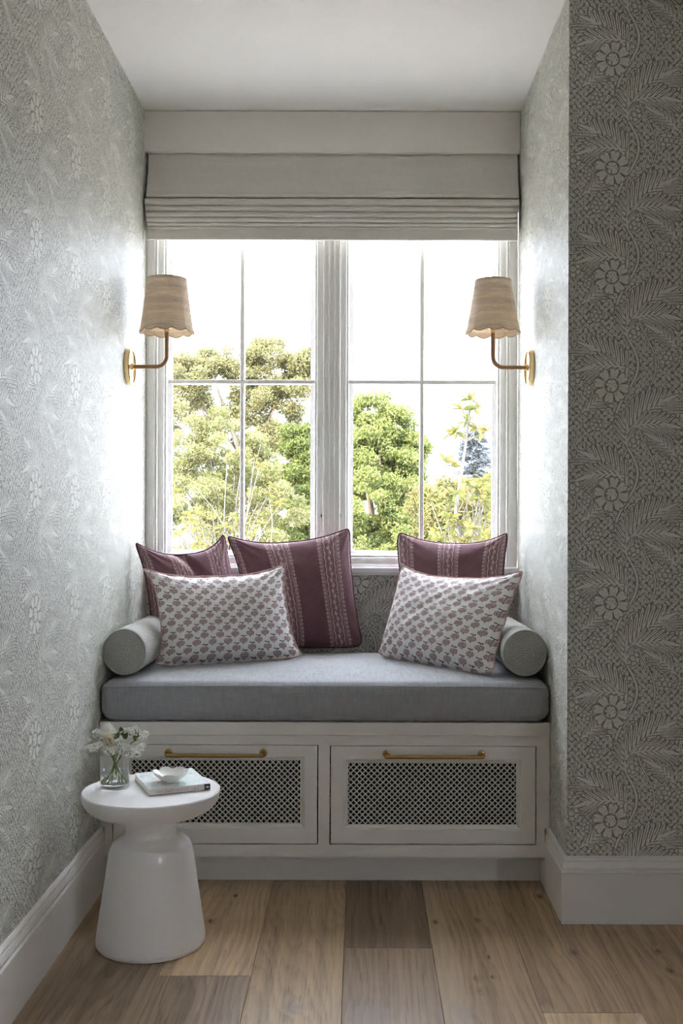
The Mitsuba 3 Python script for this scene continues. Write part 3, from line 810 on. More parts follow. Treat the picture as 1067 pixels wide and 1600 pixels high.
# ------------------------------------------------------------------ pillows
def pillow(label, group, corners, thick, edges, uoff, bsdf, rimmat, flange=0.0, seed=0, crease=None, rimname='piping'):
    """corners TL, TR, BR, BL as (px, py, depth); edges = how far the top, right, bottom and left edge bow inwards (metres)"""
    k = thing('pillow', label, 'pillow', group)
    TL, TR, BR, BL = [at(*c) for c in corners]
    n = 56
    g = np.sin(np.linspace(-1, 1, n) * math.pi / 2)
    g = 0.6 * g + 0.4 * np.linspace(-1, 1, n)
    S, Tt = np.meshgrid(g, g, indexing='ij')
    a, b = (S + 1) / 2, (Tt + 1) / 2
    P = (TL * (1 - a)[..., None] + TR * a[..., None]) * b[..., None] + (BL * (1 - a)[..., None] + BR * a[..., None]) * (1 - b)[..., None]
    ex = (TR - TL + BR - BL) / 2; ey = (TL - BL + TR - BR) / 2
    w, h = np.linalg.norm(ex), np.linalg.norm(ey)
    ux, uy = ex / w, ey / h
    N = np.cross(ux, uy); N /= np.linalg.norm(N)
    et, er, eb, el = edges
    skew = 0.12 * math.sin(seed * 2.3)
    bs, bt = (1 - np.abs(S) ** (3.0 if flange else 2.6)) * (1 + skew * S), (1 - np.abs(Tt) ** (3.6 if flange else 2.8))
    rnd = (0.012 if flange else 0.014) * np.abs(S * Tt) ** 10
    P = P - ux * (rnd * np.sign(S))[..., None] - uy * (rnd * np.sign(Tt))[..., None]
    P = P - uy * (et * bs * b ** 1.5)[..., None] + uy * (eb * bs * (1 - b) ** 1.5)[..., None] - ux * (er * bt * a ** 1.5)[..., None] + ux * (el * bt * (1 - a) ** 1.5)[..., None]
    f = 1 - flange
    s2, t2 = np.clip(np.abs(S) / f, 0, 1), np.clip(np.abs(Tt) / f, 0, 1)
    hgt = thick * (np.clip(1 - s2 ** 2.3, 0, 1) * np.clip(1 - t2 ** 2.3, 0, 1)) ** 0.52
    q = np.stack([S * w * 6, Tt * h * 6, S * 0 + seed * 3.3], -1)
    wr = (meshkit.fbm(q, 3, seed) - 0.5)
    corner = np.abs(S * Tt) ** 1.5
    rad = np.sin((np.arctan2(1 - np.abs(S), 1 - np.abs(Tt) + 1e-6)) * 14 + seed) * corner * np.clip(hgt / thick * 2, 0, 1)
    hgt = hgt * (1 + 0.28 * wr) + 0.006 * rad
    # belly a little lower than the middle
    hgt = hgt * (1 - 0.12 * Tt)
    if crease:
        for (s0, t0, s1, t1, depth, width) in crease:
            dx, dy = s1 - s0, t1 - t0
            L2 = dx * dx + dy * dy
            tt = np.clip(((S - s0) * dx + (Tt - t0) * dy) / L2, 0, 1)
            dist = np.hypot(S - s0 - tt * dx, Tt - t0 - tt * dy)
            hgt = hgt - depth * np.exp(-(dist / width) ** 2) * (1 - 0.8 * tt)
    hgt = np.maximum(hgt, 0)
    ripple = 0.003 * np.sin(S * 17 + seed) * (t2 >= 1) + 0.003 * np.sin(Tt * 15 + seed) * (s2 >= 1)
    Fr = P + N * (hgt + 0.0012 + (ripple if flange else 0))[..., None]
    Bk = P - N * (hgt * 0.75 + 0.0012 - (ripple if flange else 0))[..., None]
    us = w if flange else 0.5
    uv = np.stack([S * us / 2 + uoff, Tt * h / 2 + 0.5], -1).reshape(-1, 2)
    i, j = np.meshgrid(np.arange(n - 1), np.arange(n - 1), indexing='ij')
    quad = np.stack([i * n + j, (i + 1) * n + j, (i + 1) * n + j + 1, i * n + j + 1], -1).reshape(-1, 4)
    edge = np.concatenate([[(x, 0) for x in range(n - 1)], [(n - 1, x) for x in range(n - 1)], [(x, n - 1) for x in range(n - 1, 0, -1)], [(0, x) for x in range(n - 1, 0, -1)]])
    eid = edge[:, 0] * n + edge[:, 1]
    V = np.vstack([Fr.reshape(-1, 3), Bk.reshape(-1, 3)])
    side = np.stack([eid, np.roll(eid, -1), np.roll(eid, -1) + n * n, eid + n * n], 1)[:, ::-1]
    Q = np.vstack([quad, quad[:, ::-1] + n * n, side])
    m = trimesh.Trimesh(V, np.vstack([Q[:, [0, 1, 2]], Q[:, [0, 2, 3]]]), process=False)
    scene[k] = mikit.ply(m, bsdf, True, uv=np.vstack([uv, uv]))
    rim = P[edge[:, 0], edge[:, 1]] + (N[None] * ripple[edge[:, 0], edge[:, 1]][:, None] if flange else 0)
    part(k, rimname, tube(rim, 0.0042 if not flange else 0.0024, 7, True), rimmat, True)
    return k


G1, G2 = 'mauve striped pillows on the window seat', 'flower printed pillows on the window seat'
pillow('mauve striped square pillow slumped in the left corner, behind the flower print', G1, [(207, 844, 3.99), (352, 831, 4.2), (395, 1010, 4.15), (232, 1005, 4.0)], 0.062, (0.075, 0.02, 0.01, 0.03), 0.36, 'mauve_print', 'mauve_piping', seed=1,
       crease=[(-0.1, 1.0, 0.55, -0.2, 0.03, 0.1)])
pillow('large mauve striped square pillow standing upright in the middle before the mullion', G1, [(351, 834, 4.12), (548, 822, 4.2), (569, 1011, 4.15), (388, 1012, 4.09)], 0.095, (0.05, 0.02, 0.0, 0.03), 0.3755, 'mauve_print', 'mauve_piping', seed=2)
pillow('mauve striped square pillow at the right, behind the flower print', G1, [(620, 828, 4.2), (796, 829, 4.13), (790, 1012, 4.03), (640, 1010, 4.1)], 0.085, (0.055, 0.02, 0.01, -0.005), 0.329, 'mauve_print', 'mauve_piping', seed=3)
pillow('white pillow with rosy flower print leaning at the left end of the seat', G2, [(217, 884, 3.87), (451, 876, 3.96), (476, 1027, 3.92), (238, 1042, 3.74)], 0.09, (0.05, 0.034, -0.003, 0.05), 0.3, 'floral_print', 'pink_binding', flange=0.045, seed=4, rimname='binding')
pillow('white pillow with rosy flower print turned inwards at the right end of the seat', G2, [(625, 877, 4.02), (822, 889, 3.74), (771, 1055, 3.57), (587, 1023, 3.99)], 0.085, (0.05, 0.02, -0.006, 0.018), 0.32, 'floral_print', 'pink_binding', flange=0.035, seed=5, rimname='binding')


# ------------------------------------------------------------------ wall lamps
def sconce(label, wall_x, sgn, y, z_arm, z_top, z_bot, reach, rt, rb_, phase):
    k = thing('wall_lamp', label, 'wall lamp', 'brass wall lamps beside the window')
    R = trimesh.transformations.rotation_matrix(math.pi / 2 * sgn, [0, 1, 0])

    def on_wall(m):
        m.apply_transform(R); m.apply_translation([wall_x, y, z_arm]); return m
    pk = numbered(k + '__backplate')
    scene[pk] = mikit.ply(on_wall(lathe([(0, 0.0002), (0.066, 0.0002), (0.067, 0.002), (0.067, 0.016), (0.0645, 0.0195), (0.0585, 0.0195), (0.0575, 0.014), (0.056, 0.0125), (0.012, 0.0125), (0.011, 0.02), (0.009, 0.0235), (0, 0.0235)], 72)), 'brass', 30)
    part(pk, 'screw', on_wall(lathe([(0, 0.0125), (0.0035, 0.0125), (0.003, 0.015), (0, 0.0155)], 12).apply_translation([0.035, 0, 0])), 'brass', 30)
    x_s = wall_x + sgn * reach
    rr = 0.04
    path = [[wall_x + sgn * 0.02, y, z_arm], [wall_x + sgn * (reach - rr - 0.03), y, z_arm]]
    path += [[x_s - sgn * rr + sgn * rr * math.sin(t), y, z_arm + rr - rr * math.cos(t)] for t in np.linspace(0, math.pi / 2, 14)]
    path += [[x_s, y, z_arm + 0.06], [x_s, y, z_bot + 0.008]]
    part(k, 'arm', tube(path, 0.0073, 14), 'cane_wrap', 40, label='arm wrapped in brown cane')
    part(k, 'socket', lathe([(0, z_bot - 0.002), (0.0085, z_bot - 0.002), (0.0095, z_bot + 0.004), (0.0095, z_bot + 0.012), (0.017, z_bot + 0.014), (0.017, z_bot + 0.024), (0.013, z_bot + 0.028), (0.013, z_bot + 0.07), (0, z_bot + 0.07)], 32, (x_s, y, 0)), 'brass', 30)
    part(k, 'bulb', lathe([(0, z_bot + 0.07), (0.012, z_bot + 0.07), (0.02, z_bot + 0.09), (0.024, z_bot + 0.11), (0.02, z_bot + 0.13), (0.009, z_bot + 0.142), (0, z_bot + 0.144)], 24, (x_s, y, 0)), 'porcelain', True)
    n, nz, sc = 180, 14, 11
    sk = numbered(k + '__shade')
    ang = np.linspace(0, 2 * math.pi, n + 1)

    def shell(off, sign):
        V, UV, Fc = [], [], []
        for i in range(nz + 1):
            t = i / nz
            for a in ang:
                scal = abs(math.sin(a * sc / 2 + phase))
                zb = z_bot - 0.010 * scal ** 0.8 + 0.004
                z = zb + (z_top - zb) * t
                r = rb_ + (rt - rb_) * t + off + 0.0022 * (1 - t) ** 6
                V.append([x_s + r * math.cos(a), y + r * math.sin(a), z]); UV.append((a * 0.085, z))
        for i in range(nz):
            for q in range(n):
                a, b = i * (n + 1) + q, i * (n + 1) + q + 1
                Fc += [[a, b, b + n + 1], [a, b + n + 1, a + n + 1]]
        m = trimesh.Trimesh(V, Fc, process=False)
        if sign < 0: m.invert()
        return m, UV
    m, UV = shell(0.0, 1)
    scene[sk] = mikit.ply(m, 'raffia', True, uv=UV)
    m, UV = shell(-0.0012, -1)
    part(sk, 'lining', m, 'raffia', True, uv=UV)
    rim = []
    for a in ang[:-1]:
        scal = abs(math.sin(a * sc / 2 + phase))
        r = rb_ + 0.0022
        rim.append([x_s + r * math.cos(a), y + r * math.sin(a), z_bot - 0.010 * scal ** 0.8 + 0.004])
    part(sk, 'trim', tube(rim, 0.0019, 6, True), 'raffia_trim', True, label='scalloped edge binding')
    part(sk, 'top_ring', tube([[x_s + rt * math.cos(a), y + rt * math.sin(a), z_top] for a in ang[:-1:3]], 0.0016, 6, True), 'raffia_trim', True)


sconce('wall lamp with scalloped raffia shade on the left wall beside the window', XL, 1, 3.919, az(573, 3.919, 205), az(436.5, 3.919, 259), az(518.5, 3.919, 259), 0.145, 0.0722, 0.097, 0.3)
sconce('wall lamp with scalloped raffia shade on the right alcove wall beside the window', XR, -1, 3.919, az(574.5, 3.919, 826), az(439, 3.919, 769), az(519.5, 3.919, 769), 0.145, 0.0665, 0.098, 1.0)

# ------------------------------------------------------------------ side table and what stands on it
tab = thing('side_table', 'small glossy white pedestal side table with round top by the left wall', 'side table')
tx, ty, ZT = ax(237.8, 3.07), 3.07, 0.4455
part(tab, 'tabletop', lathe([(0, ZT - 0.001), (0.19, ZT - 0.001), (0.1955, ZT), (0.1985, ZT - 0.003), (0.199, ZT - 0.008), (0.1965, ZT - 0.022), (0.19, ZT - 0.037), (0.178, ZT - 0.05), (0.16, ZT - 0.06), (0.135, ZT - 0.067),
                             (0.105, ZT - 0.0715), (0.0, ZT - 0.073)], 128, (tx, ty, 0)), 'table_enamel', 35)
part(tab, 'pedestal', lathe([(0, ZT - 0.072), (0.082, ZT - 0.072), (0.0785, ZT - 0.082), (0.0745, ZT - 0.096), (0.0728, ZT - 0.11), (0.0735, ZT - 0.122), (0.079, ZT - 0.131), (0.09, ZT - 0.138), (0.102, ZT - 0.1445), (0.111, ZT - 0.153), (0.117, ZT - 0.165),
                             (0.1215, ZT - 0.185), (0.1255, ZT - 0.21), (0.131, ZT - 0.25), (0.139, ZT - 0.305), (0.1475, ZT - 0.36), (0.1545, ZT - 0.405), (0.157, 0.02), (0.1565, 0.009), (0.152, 0.002), (0.146, 0.0), (0, 0)], 128, (tx, ty, 0)), 'table_enamel', 35)

vase = thing('glass_vase', 'clear glass tumbler of white flowers on the side table', 'vase')
vx, vy, vz = ax(180.6, 3.085), 3.085, ZT + 0.0002
VH, VR = 0.1, 0.0432
scene[vase] = mikit.ply(lathe([(0, vz), (VR - 0.004, vz), (VR - 0.0015, vz + 0.0015), (VR - 0.0012, vz + 0.006), (VR, vz + VH - 0.001), (VR - 0.001, vz + VH), (VR - 0.0022, vz + VH - 0.001), (VR - 0.0034, vz + 0.016), (VR - 0.006, vz + 0.0125), (0, vz + 0.012)], 72, (vx, vy, 0)), 'glass', 35)
wat = thing('water', 'clear water filling the lower half of the glass tumbler', 'water')
scene[wat] = mikit.ply(lathe([(0, vz + 0.0125), (VR - 0.0066, vz + 0.013), (VR - 0.0039, vz + 0.0165), (VR - 0.0032, vz + 0.052), (0, vz + 0.0512)], 64, (vx, vy, 0)), 'water_matter', 35)


def floret(c, d, s, q):
    """a tiny papery five-lobed cup"""
    d = d / (np.linalg.norm(d) + 1e-9)
    a = np.cross(d, [0.3, 0.2, 0.9]); a /= np.linalg.norm(a)
    b = np.cross(d, a)
    V = [c]
    for k in range(10):
        t = k * math.pi / 5 + q
        r = s * (1.0 if k % 2 == 0 else 0.62)
        V.append(c + d * (s * (0.75 if k % 2 == 0 else 0.95)) + (a * math.cos(t) + b * math.sin(t)) * r)
    V.append(c + d * s * 0.45)
    Fc = [[0, 1 + (k + 1) % 10, 1 + k] for k in range(10)] + [[11, 1 + k, 1 + (k + 1) % 10] for k in range(10)]
    return np.array(V), np.array(Fc)


def bez(p0, p1, p2, p3, n=14):
    t = np.linspace(0, 1, n)[:, None]
    return (1 - t) ** 3 * p0 + 3 * (1 - t) ** 2 * t * p1 + 3 * (1 - t) * t ** 2 * p2 + t ** 3 * p3


def sprig(label, foot, head_a, head_b, spread, count, seed, tone='petal_white', leafy=False):
    """stem from the vase's floor to a comb of florets that runs from head_a to head_b (pixels with depth)"""
    r = np.random.default_rng(seed)
    k = thing('flower_sprig', label, 'flower', 'white flowers in the glass')
    A, B = at(*head_a), at(*head_b)
    fa, fr_ = foot
    f0 = np.array([vx + fr_ * math.cos(fa), vy + fr_ * math.sin(fa), vz + 0.014])
    neck = np.array([vx, vy, vz + VH]) + (A - [vx, vy, vz + VH]) * np.array([0.35, 0.35, 0.1])
    off = neck[:2] - [vx, vy]
    if np.linalg.norm(off) > 0.033: neck[:2] = [vx, vy] + off / np.linalg.norm(off) * 0.033
    st = np.vstack([bez(f0, f0 * 0.6 + neck * 0.4, f0 * 0.3 + neck * 0.7, neck, 10), bez(neck, neck + (neck - f0) * 0.25, A * 0.6 + neck * 0.4, A, 8)[1:]])
    part(k, 'stem', cat(tube(st, 0.0017, 6), tube(bez(A, A * 0.7 + B * 0.3, A * 0.3 + B * 0.7, B, 6), 0.0012, 5)), 'stem_green', True)
    Vs, Fs, o = [], [], 0
    Gv, Gf, go = [], [], 0
    ax_ = B - A
    for _ in range(int(count * 2.6)):
        t = r.uniform(0, 1)
        d = r.normal(size=3) * [1, 0.8, 0.8] + [0, -0.25, 0.9]
        d /= np.linalg.norm(d)
        c = A + ax_ * t + d * spread * 1.2 * r.uniform(0.45, 1.0)
        V, Fc = floret(c, d + r.normal(size=3) * 0.3, r.uniform(0.0024, 0.0036), r.uniform(0, 6))
        Vs.append(V); Fs.append(Fc + o); o += len(V)
        if r.uniform() < 0.5:
            tb = tube([A + ax_ * t * 0.9, c], 0.0009, 3, caps=False)
            Gv.append(tb.vertices); Gf.append(tb.faces + go); go += len(tb.vertices)
    part(k, 'blossoms', (np.vstack(Vs), np.vstack(Fs)), tone)
    part(k, 'calyx', (np.vstack(Gv), np.vstack(Gf)), 'stem_green')
    if leafy:
        for q in range(leafy):
            d = A - neck
            base = neck + d * r.uniform(0.5, 0.9)
            tip = base + np.array([(-0.45 if q else 0.35) + r.uniform(-0.2, 0.2), r.uniform(-0.8, 0.1), r.uniform(0.6, 1)]) * 0.034
            sd = np.cross(tip - base, [0, 1, 0]); sd /= np.linalg.norm(sd)
            pts = []
            for t in np.linspace(0, 1, 7):
                p = base + (tip - base) * t + np.array([0, -0.006 * math.sin(t * 3), 0])
                w = 0.0085 * math.sin(math.pi * min(1, t * 0.9 + 0.08)) ** 0.8
                pts.append([p - sd * w, p + np.array([0, -0.0015, 0]), p + sd * w])
            V = np.array(pts).reshape(-1, 3)
            Fc = []
            for i in range(6):
                for j in range(2):
                    a = i * 3 + j
                    Fc += [[a, a + 1, a + 4], [a, a + 4, a + 3]]
            part(k, 'leaf', trimesh.Trimesh(V, Fc, process=False), 'leaf_green', True)


sprig('white flower sprig hanging out low at the left of the glass', (0.5, 0.028), (157, 1166, 3.07), (137, 1172, 3.05), 0.011, 90, 1)
sprig('white flower sprig at upper left of the bunch, nearest the wallpaper', (0.1, 0.026), (164, 1158, 3.09), (151, 1146, 3.1), 0.012, 80, 2)
sprig('tallest white flower sprig at the top of the bunch', (5.4, 0.024), (176, 1150, 3.1), (166, 1136, 3.11), 0.013, 100, 3, leafy=1)
sprig('cream and white flower sprig in the left middle of the bunch', (0.9, 0.02), (172, 1170, 3.06), (168, 1152, 3.05), 0.013, 120, 4, 'petal_cream')
sprig('broad white flower sprig at the upper right above a dark leaf', (3.6, 0.024), (195, 1146, 3.08), (213, 1143, 3.09), 0.012, 120, 5, leafy=2)
sprig('white flower sprig farthest to the right of the bunch', (3.0, 0.03), (217, 1152, 3.09), (228, 1148, 3.09), 0.009, 70, 6, leafy=1)
sprig('small white flower sprig low at the right, over the drawer lattice', (2.7, 0.028), (214, 1172, 3.1), (224, 1167, 3.1), 0.009, 50, 7)
sprig('full white flower sprig drooping over the front right rim of the glass', (2.2, 0.026), (190, 1170, 3.045), (211, 1182, 3.04), 0.016, 190, 8)
sprig('white flower sprig in the centre of the bunch just above the rim', (4.5, 0.02), (182, 1166, 3.07), (190, 1160, 3.06), 0.013, 110, 9, leafy=1)
sprig('white flower sprig sitting on the left rim of the glass', (1.4, 0.022), (168, 1174, 3.05), (180, 1173, 3.05), 0.01, 80, 10)

# book
zt = ZT + 0.0006


def on_table(px, py, z=zt):
    d = 3.0
    for _ in range(20):
        p = at(px, py, d)
        d *= (CAMZ - z) / max(CAMZ - p[2], 1e-6)
    return at(px, py, d)


bk = thing('book', 'pale softcover book with pastel cover lying under the scalloped dish', 'book')
bl0, br0 = on_table(233, 1243.5), on_table(328.5, 1233.5)
e1 = br0 - bl0; BW = np.linalg.norm(e1); e1 /= BW
e2 = np.array([-e1[1], e1[0], 0.0]); BD, BT = 0.205, 0.0175
M = np.eye(4); M[:3, 0], M[:3, 1], M[:3, 2], M[:3, 3] = e1, e2, [0, 0, 1], bl0


def bookpart(name, m, bsdf, uv=None, label=None, **kw):
    m = m.copy(); m.apply_transform(M)
    return part(bk, name, m, bsdf, uv=uv, label=label, **kw)


cov = bx(0, BW, 0, BD, BT - 0.0012, BT, 0.0004)
covx = trimesh.Trimesh(cov.vertices[cov.faces].reshape(-1, 3), np.arange(len(cov.faces) * 3).reshape(-1, 3), process=False)
bookpart('cover', covx, 'book_cover', uv=covx.vertices[:, :2].copy(), label='pastel printed front cover')
bookpart('cover', bx(0, BW, 0, BD, 0, 0.0012, 0.0004), 'spine_paper')
bookpart('spine', bx(0, BW, -0.0005, 0.0012, 0.0002, BT - 0.0002, 0.0004), 'spine_paper')
bookpart('pages', bx(0.002, BW - 0.002, 0.0013, BD - 0.002, 0.0012, BT - 0.0012), 'paper')
bookpart('spine_block', bx(BW * 0.9, BW, -0.0009, 0.0, 0.0002, BT - 0.0002), 'ink_black', label='black block at the end of the spine')


def lettering(text, x, z, h, bsdf, bold=False, fit=None):
    t = meshkit.text_mesh(text, h, 0.0004, bold)
    v = t.vertices.copy()
    if fit: v[:, 0] *= fit / (v[:, 0].max() - v[:, 0].min())
    t.vertices = np.stack([v[:, 0] + x, -0.0006 - v[:, 2], v[:, 1] + z], 1)
    trimesh.repair.fix_normals(t)
    return t


bookpart('spine_title', lettering('|DADDY YOU I LOVE YOU|', BW * 0.255, 0.0046, 0.0082, None, fit=BW * 0.5), 'ink_red', label='red brown title lettering')
bookpart('spine_author', lettering('E |||', BW * 0.775, 0.0046, 0.0082, None, fit=BW * 0.1), 'ink_red')
bookpart('spine_line', bx(BW * 0.11, BW * 0.24, -0.0009, -0.0004, 0.0076, 0.0088), 'ink_red')
bookpart('spine_mark', bx(BW * 0.93, BW * 0.97, -0.0013, -0.0008, 0.007, 0.0105), 'ink_white')

dish = thing('scalloped_dish', 'small white scalloped ceramic dish on the pastel book', 'dish')
dc = on_table(267, 1221.5, zt + BT)
n, lobes = 112, 7
outer = [(0.0, 0.0), (0.019, 0.0), (0.021, 0.002), (0.0205, 0.005), (0.03, 0.0085), (0.041, 0.016), (0.0485, 0.0245), (0.0515, 0.029)]
inner = [(0.0505, 0.0298), (0.047, 0.0255), (0.039, 0.0175), (0.028, 0.0105), (0.014, 0.0078), (0.0, 0.0072)]
V, Fc = [], []
prof = outer + inner
for r, z in prof:
    for k in range(n):
        a = 2 * math.pi * k / n
        g = max(0, (r - 0.025) / 0.026) ** 1.4
        wave = abs(math.sin(a * lobes / 2 + 0.5)) ** 0.8 - 0.6
        rr = r * (1 + 0.12 * g * wave)
        V.append([rr * math.cos(a), rr * math.sin(a), z + 0.0075 * g * wave])
for i in range(len(prof) - 1):
    for k in range(n):
        a, b = i * n + k, i * n + (k + 1) % n
        Fc += [[a, b, b + n], [a, b + n, a + n]]
m = trimesh.Trimesh(V, Fc, process=True)
trimesh.repair.fix_normals(m)
m.apply_translation(dc + [0, 0, 0.0004])
scene[dish] = mikit.ply(m, 'porcelain', 50)

# ------------------------------------------------------------------ outdoors
GZ = -3.6
LEAF = 0.37
struct('ground', bx(-60, 60, DW + 0.2, 140, GZ - 0.2, GZ), 'bounce_ground', 'unseen ground below the window made pale to bounce light indoors')


def leaves(cs, size, aspect, cols, r, up=0.3, fold=0.25, n_dir=None):
    """pointed leaves at the centres cs, one mesh with a colour per leaf"""
    n = len(cs)
    d = r.normal(size=(n, 3)) if n_dir is None else n_dir + 0.35 * r.normal(size=(n, 3))
    d /= np.linalg.norm(d, axis=1, keepdims=True)
    q = r.normal(size=(n, 3)); q[:, 2] += up * 2
    s = np.cross(d, q); s /= np.linalg.norm(s, axis=1, keepdims=True) + 1e-9
    nn = np.cross(s, d)
    L = size * r.uniform(0.7, 1.3, (n, 1)); Wd = L * aspect
    V = np.stack([cs - d * L * 0.5, cs + s * Wd * 0.5 - d * L * 0.05 + nn * Wd * fold, cs + d * L * 0.5, cs - s * Wd * 0.5 - d * L * 0.05 + nn * Wd * fold], 1).reshape(-1, 3)
    i = np.arange(n)[:, None] * 4
    Fc = np.vstack([i + [0, 1, 2], i + [0, 2, 3]])
    C = LEAF * cols[r.integers(0, len(cols), n)] * r.uniform(0.8, 1.2, (n, 1))
    return (V, Fc), np.clip(np.repeat(C, 4, 0), 0, 1)


def blob_points(blobs, n, r, shell=0.5):
    w = np.array([b[3] * b[4] * b[5] for b in blobs]); w = w / w.sum()
    k = r.choice(len(blobs), n, p=w)
    d = r.normal(size=(n, 3)); d /= np.linalg.norm(d, axis=1, keepdims=True)
    rad = (shell + (1 - shell) * r.uniform(0, 1, (n, 1))) ** 0.6
    B = np.array(blobs)
    return B[k, :3] + d * rad * B[k, 3:6]


def tuft(blobs, r, count, scale, thin=0.5):
    """replace each big blob by many small clumps near its surface"""
    out = []
    for b in blobs:
        b = np.array(b, float)
        for _ in range(count):
            d = r.normal(size=3); d /= np.linalg.norm(d)
            rad = r.uniform(0.45, 1.0)
            s = scale * r.uniform(0.6, 1.3)
            out.append([*(b[:3] + d * b[3:6] * rad), s, s * 0.9, s * 0.7])
    return out


def pxblob(px, py, d, rx, ry):
    p = at(px, py, d)
    return [*p, rx / F * d, (rx + ry) / 2 / F * d, ry / F * d]


def tree(name, label, blobs, r, n, size, aspect, cols, bark='bark_dark', clumps=16, clump=0.3, limbs=8, trunk=0.14, group=None):
    k = thing(name, label, 'tree', group)
    B = np.array(blobs)
    c = B[:, :3].mean(0)
    foot = np.array([c[0], c[1], GZ])
    fork = np.array([c[0], c[1], max(GZ + 1.0, (B[:, 2] - B[:, 5]).min())])
    part(k, 'trunk', tube(bez(foot, foot * 0.6 + fork * 0.4 + [0.1, 0, 0], foot * 0.3 + fork * 0.7, fork, 8), np.linspace(trunk, trunk * 0.6, 8), 8), bark, True)
    tu = tuft(blobs, r, clumps, clump)
    for _ in range(limbs):
        e = np.array(tu[r.integers(len(tu))][:3])
        part(k, 'branch', tube(bez(fork, fork * 0.6 + e * 0.4 + [0, 0, 0.15], e * 0.7 + fork * 0.3, e, 8), np.linspace(trunk * 0.4, trunk * 0.08, 8), 5), bark, True)
    (V, Fc), C = leaves(blob_points(tu, n, r, 0.2), size, aspect, np.array(cols), r)
    part(k, 'foliage', (V, Fc), 'leaf_mix', color=C)
    labels[k + '__foliage'] = {'label': 'leafy crown', 'kind': 'stuff'}
    return k


R = np.random.default_rng
olive = [(0.46, 0.46, 0.2), (0.55, 0.51, 0.24), (0.36, 0.4, 0.19), (0.6, 0.54, 0.3)]
pale = [(0.5, 0.53, 0.2), (0.58, 0.57, 0.26), (0.42, 0.47, 0.18), (0.6, 0.56, 0.34)]
green = [(0.42, 0.52, 0.16), (0.52, 0.58, 0.2), (0.34, 0.44, 0.14), (0.6, 0.63, 0.25)]
deep = [(0.3, 0.38, 0.12), (0.4, 0.45, 0.14), (0.24, 0.31, 0.12)]
gold = [(0.42, 0.38, 0.12), (0.38, 0.36, 0.12), (0.3, 0.32, 0.11), (0.47, 0.41, 0.15)]

tree('tall_tree', 'tall olive green tree with broad domed crown far behind at left', [pxblob(335, 575, 28, 40, 38), pxblob(295, 600, 27, 36, 45), pxblob(415, 568, 28, 45, 36), pxblob(390, 600, 27.5, 60, 40), pxblob(455, 600, 27.5, 40, 45), pxblob(490, 590, 28, 30, 40),
     pxblob(345, 650, 28, 75, 50), pxblob(440, 680, 28, 70, 50), pxblob(260, 640, 28, 40, 60)],
     R(31), 50000, 0.095, 0.45, olive, clumps=18, clump=0.3, limbs=10, trunk=0.22)
tree('sparse_tree', 'sparse pale green tree with fine twigs at left behind the lower panes', [pxblob(300, 690, 15, 50, 70), pxblob(350, 720, 15, 50, 90), pxblob(300, 800, 14.5, 60, 80), pxblob(400, 740, 15.5, 40, 80), pxblob(430, 800, 15, 45, 80), pxblob(360, 820, 15, 60, 70)],
     R(32), 34000, 0.048, 0.5, pale, 'bark_pale', clumps=26, clump=0.16, limbs=26, trunk=0.06)
tree('dense_tree', 'dense dark green tree beside the mullion in the left sash', [pxblob(472, 710, 17, 36, 50), pxblob(485, 780, 16.5, 45, 70), pxblob(460, 840, 16.5, 50, 60)], R(33), 20000, 0.062, 0.5, deep, clumps=26, clump=0.18, limbs=8)
tree('leafy_tree', 'large bright green leafy tree filling the left half of the right sash', [pxblob(585, 650, 21, 40, 36), pxblob(568, 700, 20.5, 50, 50), pxblob(612, 680, 21, 36, 50), pxblob(645, 705, 21, 26, 24), pxblob(620, 765, 20.5, 48, 60), pxblob(575, 790, 20, 55, 60), pxblob(630, 840, 20, 45, 50), pxblob(545, 690, 21, 40, 60), pxblob(545, 850, 20, 60, 60), pxblob(600, 730, 21.5, 60, 50), pxblob(590, 850, 20.5, 60, 45), pxblob(560, 745, 21, 50, 50), pxblob(650, 790, 21, 30, 50), pxblob(625, 720, 21, 34, 36)],
     R(34), 80000, 0.072, 0.55, green, clumps=26, clump=0.22, limbs=12, trunk=0.2)
tree('low_tree', 'low golden green tree beyond the shrub in the right sash', [pxblob(675, 800, 14, 36, 60), pxblob(740, 815, 14, 45, 55), pxblob(785, 800, 14, 35, 70), pxblob(710, 780, 14.5, 40, 30), pxblob(700, 860, 13.5, 60, 40)], R(35), 22000, 0.06, 0.5, gold + olive, clumps=22, clump=0.18, limbs=8)
tree('hedge_tree', 'hazy green tree far behind at the bottom of the left sash', [pxblob(280, 770, 38, 70, 90), pxblob(370, 780, 38, 70, 90), pxblob(460, 790, 38, 70, 80), pxblob(420, 720, 38, 60, 60)], R(37), 20000, 0.2, 0.5, olive + deep, clumps=20, clump=0.5, limbs=4, trunk=0.2)

tree('side_tree', 'dark leafy tree outside, farther left than the window shows', [pxblob(120, 700, 24, 90, 90), pxblob(60, 800, 24, 110, 90), pxblob(190, 800, 24, 80, 90)], R(38), 20000, 0.12, 0.5, green + deep, clumps=24, clump=0.35, limbs=6, trunk=0.2)
tree('side_tree', 'olive leafy tree outside, farther right than the window shows', [pxblob(900, 720, 24, 80, 80), pxblob(860, 810, 24, 90, 80), pxblob(980, 800, 24, 90, 90)], R(39), 20000, 0.12, 0.5, olive + deep, clumps=24, clump=0.35, limbs=6, trunk=0.2)
